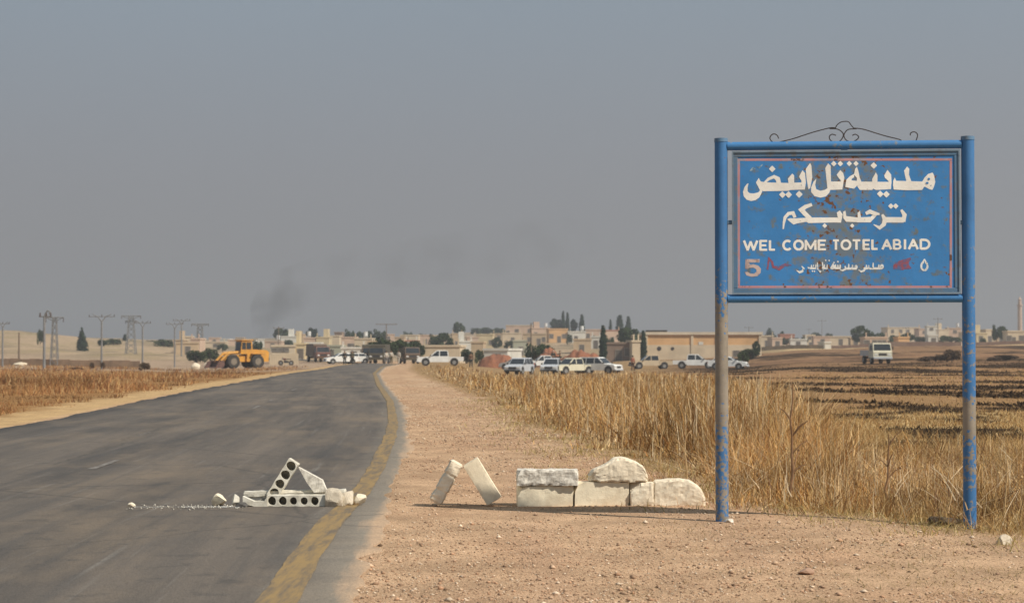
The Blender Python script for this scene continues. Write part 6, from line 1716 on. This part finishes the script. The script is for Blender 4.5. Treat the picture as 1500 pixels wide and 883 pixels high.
# heaps of red earth
red = mat('red_earth', (.30, .12, .06), (.20, .085, .05), .9, .95, .25, 7, bscale=1.2)
def heap(px0, px1, top, Y, label, seed, D=7):
    xa, xb = (px0 - 750) / FPX * Y, (px1 - 750) / FPX * Y; xc = (xa + xb) / 2; W = xb - xa; z0 = Gz(xc, Y); hh = max(.7, at((px0 + px1) / 2, top, Y).z - z0)
    n_ = 40; m_ = 16; u, v = np.meshgrid(np.linspace(-1, 1, n_), np.linspace(-1, 1, m_)); r2 = 1 - (np.abs(u) ** 2.4 + v ** 2).clip(0, 1)
    zz = hh * r2 ** .8 * (.65 + .7 * fbm(u * 4 + seed, v * 2, seed)) ; X_ = u * W / 2; Y_ = v * D / 2
    zz = zz + (GzV(X_ + xc, Y_ + Y + D / 2) - z0) - .12
    V = np.stack([X_, Y_ + D / 2, zz], -1).reshape(-1, 3); i = np.arange(n_ * m_).reshape(m_, n_)
    me = np_mesh('earth_heap', V, np.stack([i[:-1, :-1], i[:-1, 1:], i[1:, 1:], i[1:, :-1]], -1).reshape(-1, 4), None, True); me.materials.append(red)
    tag(link('earth_heap', me, None, (xc, Y, z0)), label, 'earth heap')
heap(815, 890, 512, 262, 'large heap of red earth behind the parked cars', 3)
heap(698, 762, 517.5, 262, 'low heap of red earth before the white house', 5)
heap(780, 830, 513, 285, 'heap of red earth behind the gun truck', 7)

# ------------------------------------------------------------------ smoke
def smoke():
    path = [((385, 497), 11), ((386, 478), 19), ((390, 460), 27), ((402, 442), 35), ((430, 426), 38), ((470, 408), 32), ((540, 394), 34), ((620, 382), 36), ((700, 372), 38), ((790, 358), 40), ((870, 345), 26)]
    Y = 1250; s = Y / FPX; vs = []; n_ = 14; P3 = [at(a, b, Y) for (a, b), _ in path]; c0 = P3[0]
    mb = MB(); mb.tube([q - c0 for q in P3], [r_ * s for _, r_ in path], n_)
    m = bpy.data.materials.new('smoke'); m.use_nodes = True; n = m.node_tree.nodes; l = m.node_tree.links.new; n.clear()
    o_ = n.new('ShaderNodeOutputMaterial'); pv = n.new('ShaderNodeVolumePrincipled'); pv.inputs['Color'].default_value = (.22, .20, .19, 1); pv.inputs['Density'].default_value = 0
    tc = n.new('ShaderNodeTexCoord'); nz = n.new('ShaderNodeTexNoise'); nz.inputs['Scale'].default_value = .04; nz.inputs['Detail'].default_value = 3
    l(tc.outputs['Object'], nz.inputs['Vector']); sp = n.new('ShaderNodeSeparateXYZ'); l(tc.outputs['Object'], sp.inputs[0])
    # thinning with distance downwind
    mr = n.new('ShaderNodeMapRange'); mr.inputs[1].default_value = 0; mr.inputs[2].default_value = 200; mr.inputs[3].default_value = 1; mr.inputs[4].default_value = 0; l(sp.outputs[0], mr.inputs[0])
    pw = n.new('ShaderNodeMath'); pw.operation = 'POWER'; pw.inputs[1].default_value = 9; l(mr.outputs[0], pw.inputs[0])
    a = n.new('ShaderNodeMath'); a.operation = 'MULTIPLY_ADD'; a.inputs[1].default_value = .060; a.inputs[2].default_value = .008; l(pw.outputs[0], a.inputs[0])
    r = n.new('ShaderNodeMapRange'); r.inputs[1].default_value = .42; r.inputs[2].default_value = .66; l(nz.outputs[0], r.inputs[0])
    mu = n.new('ShaderNodeMath'); mu.operation = 'MULTIPLY'; l(a.outputs[0], mu.inputs[0]); l(r.outputs[0], mu.inputs[1])
    l(mu.outputs[0], pv.inputs['Density']); l(pv.outputs[0], o_.inputs['Volume'])
    o = mb.build('smoke', m, None, tuple(c0)); tag(o, 'dark smoke rising behind the town and drifting right in a faint trail', 'smoke', kind='stuff')
smoke()
# ------------------------------------------------------------------ haze
m = bpy.data.materials.new('haze'); m.use_nodes = True; n = m.node_tree.nodes; n.clear()
o_ = n.new('ShaderNodeOutputMaterial'); pv = n.new('ShaderNodeVolumePrincipled'); pv.inputs['Color'].default_value = (.74, .74, .76, 1); pv.inputs['Density'].default_value = .00052; pv.inputs['Anisotropy'].default_value = .2
m.node_tree.links.new(pv.outputs[0], o_.inputs['Volume'])
zmin = float(GZ.min()) - 1; 
o = MB().box(XS[0] - 20, XS[-1] + 20, YS[0] - 20, YS[-1] + 20, zmin, 130).build('haze', m); tag(o, 'thin dusty haze filling the air over the plain', 'haze', kind='stuff')
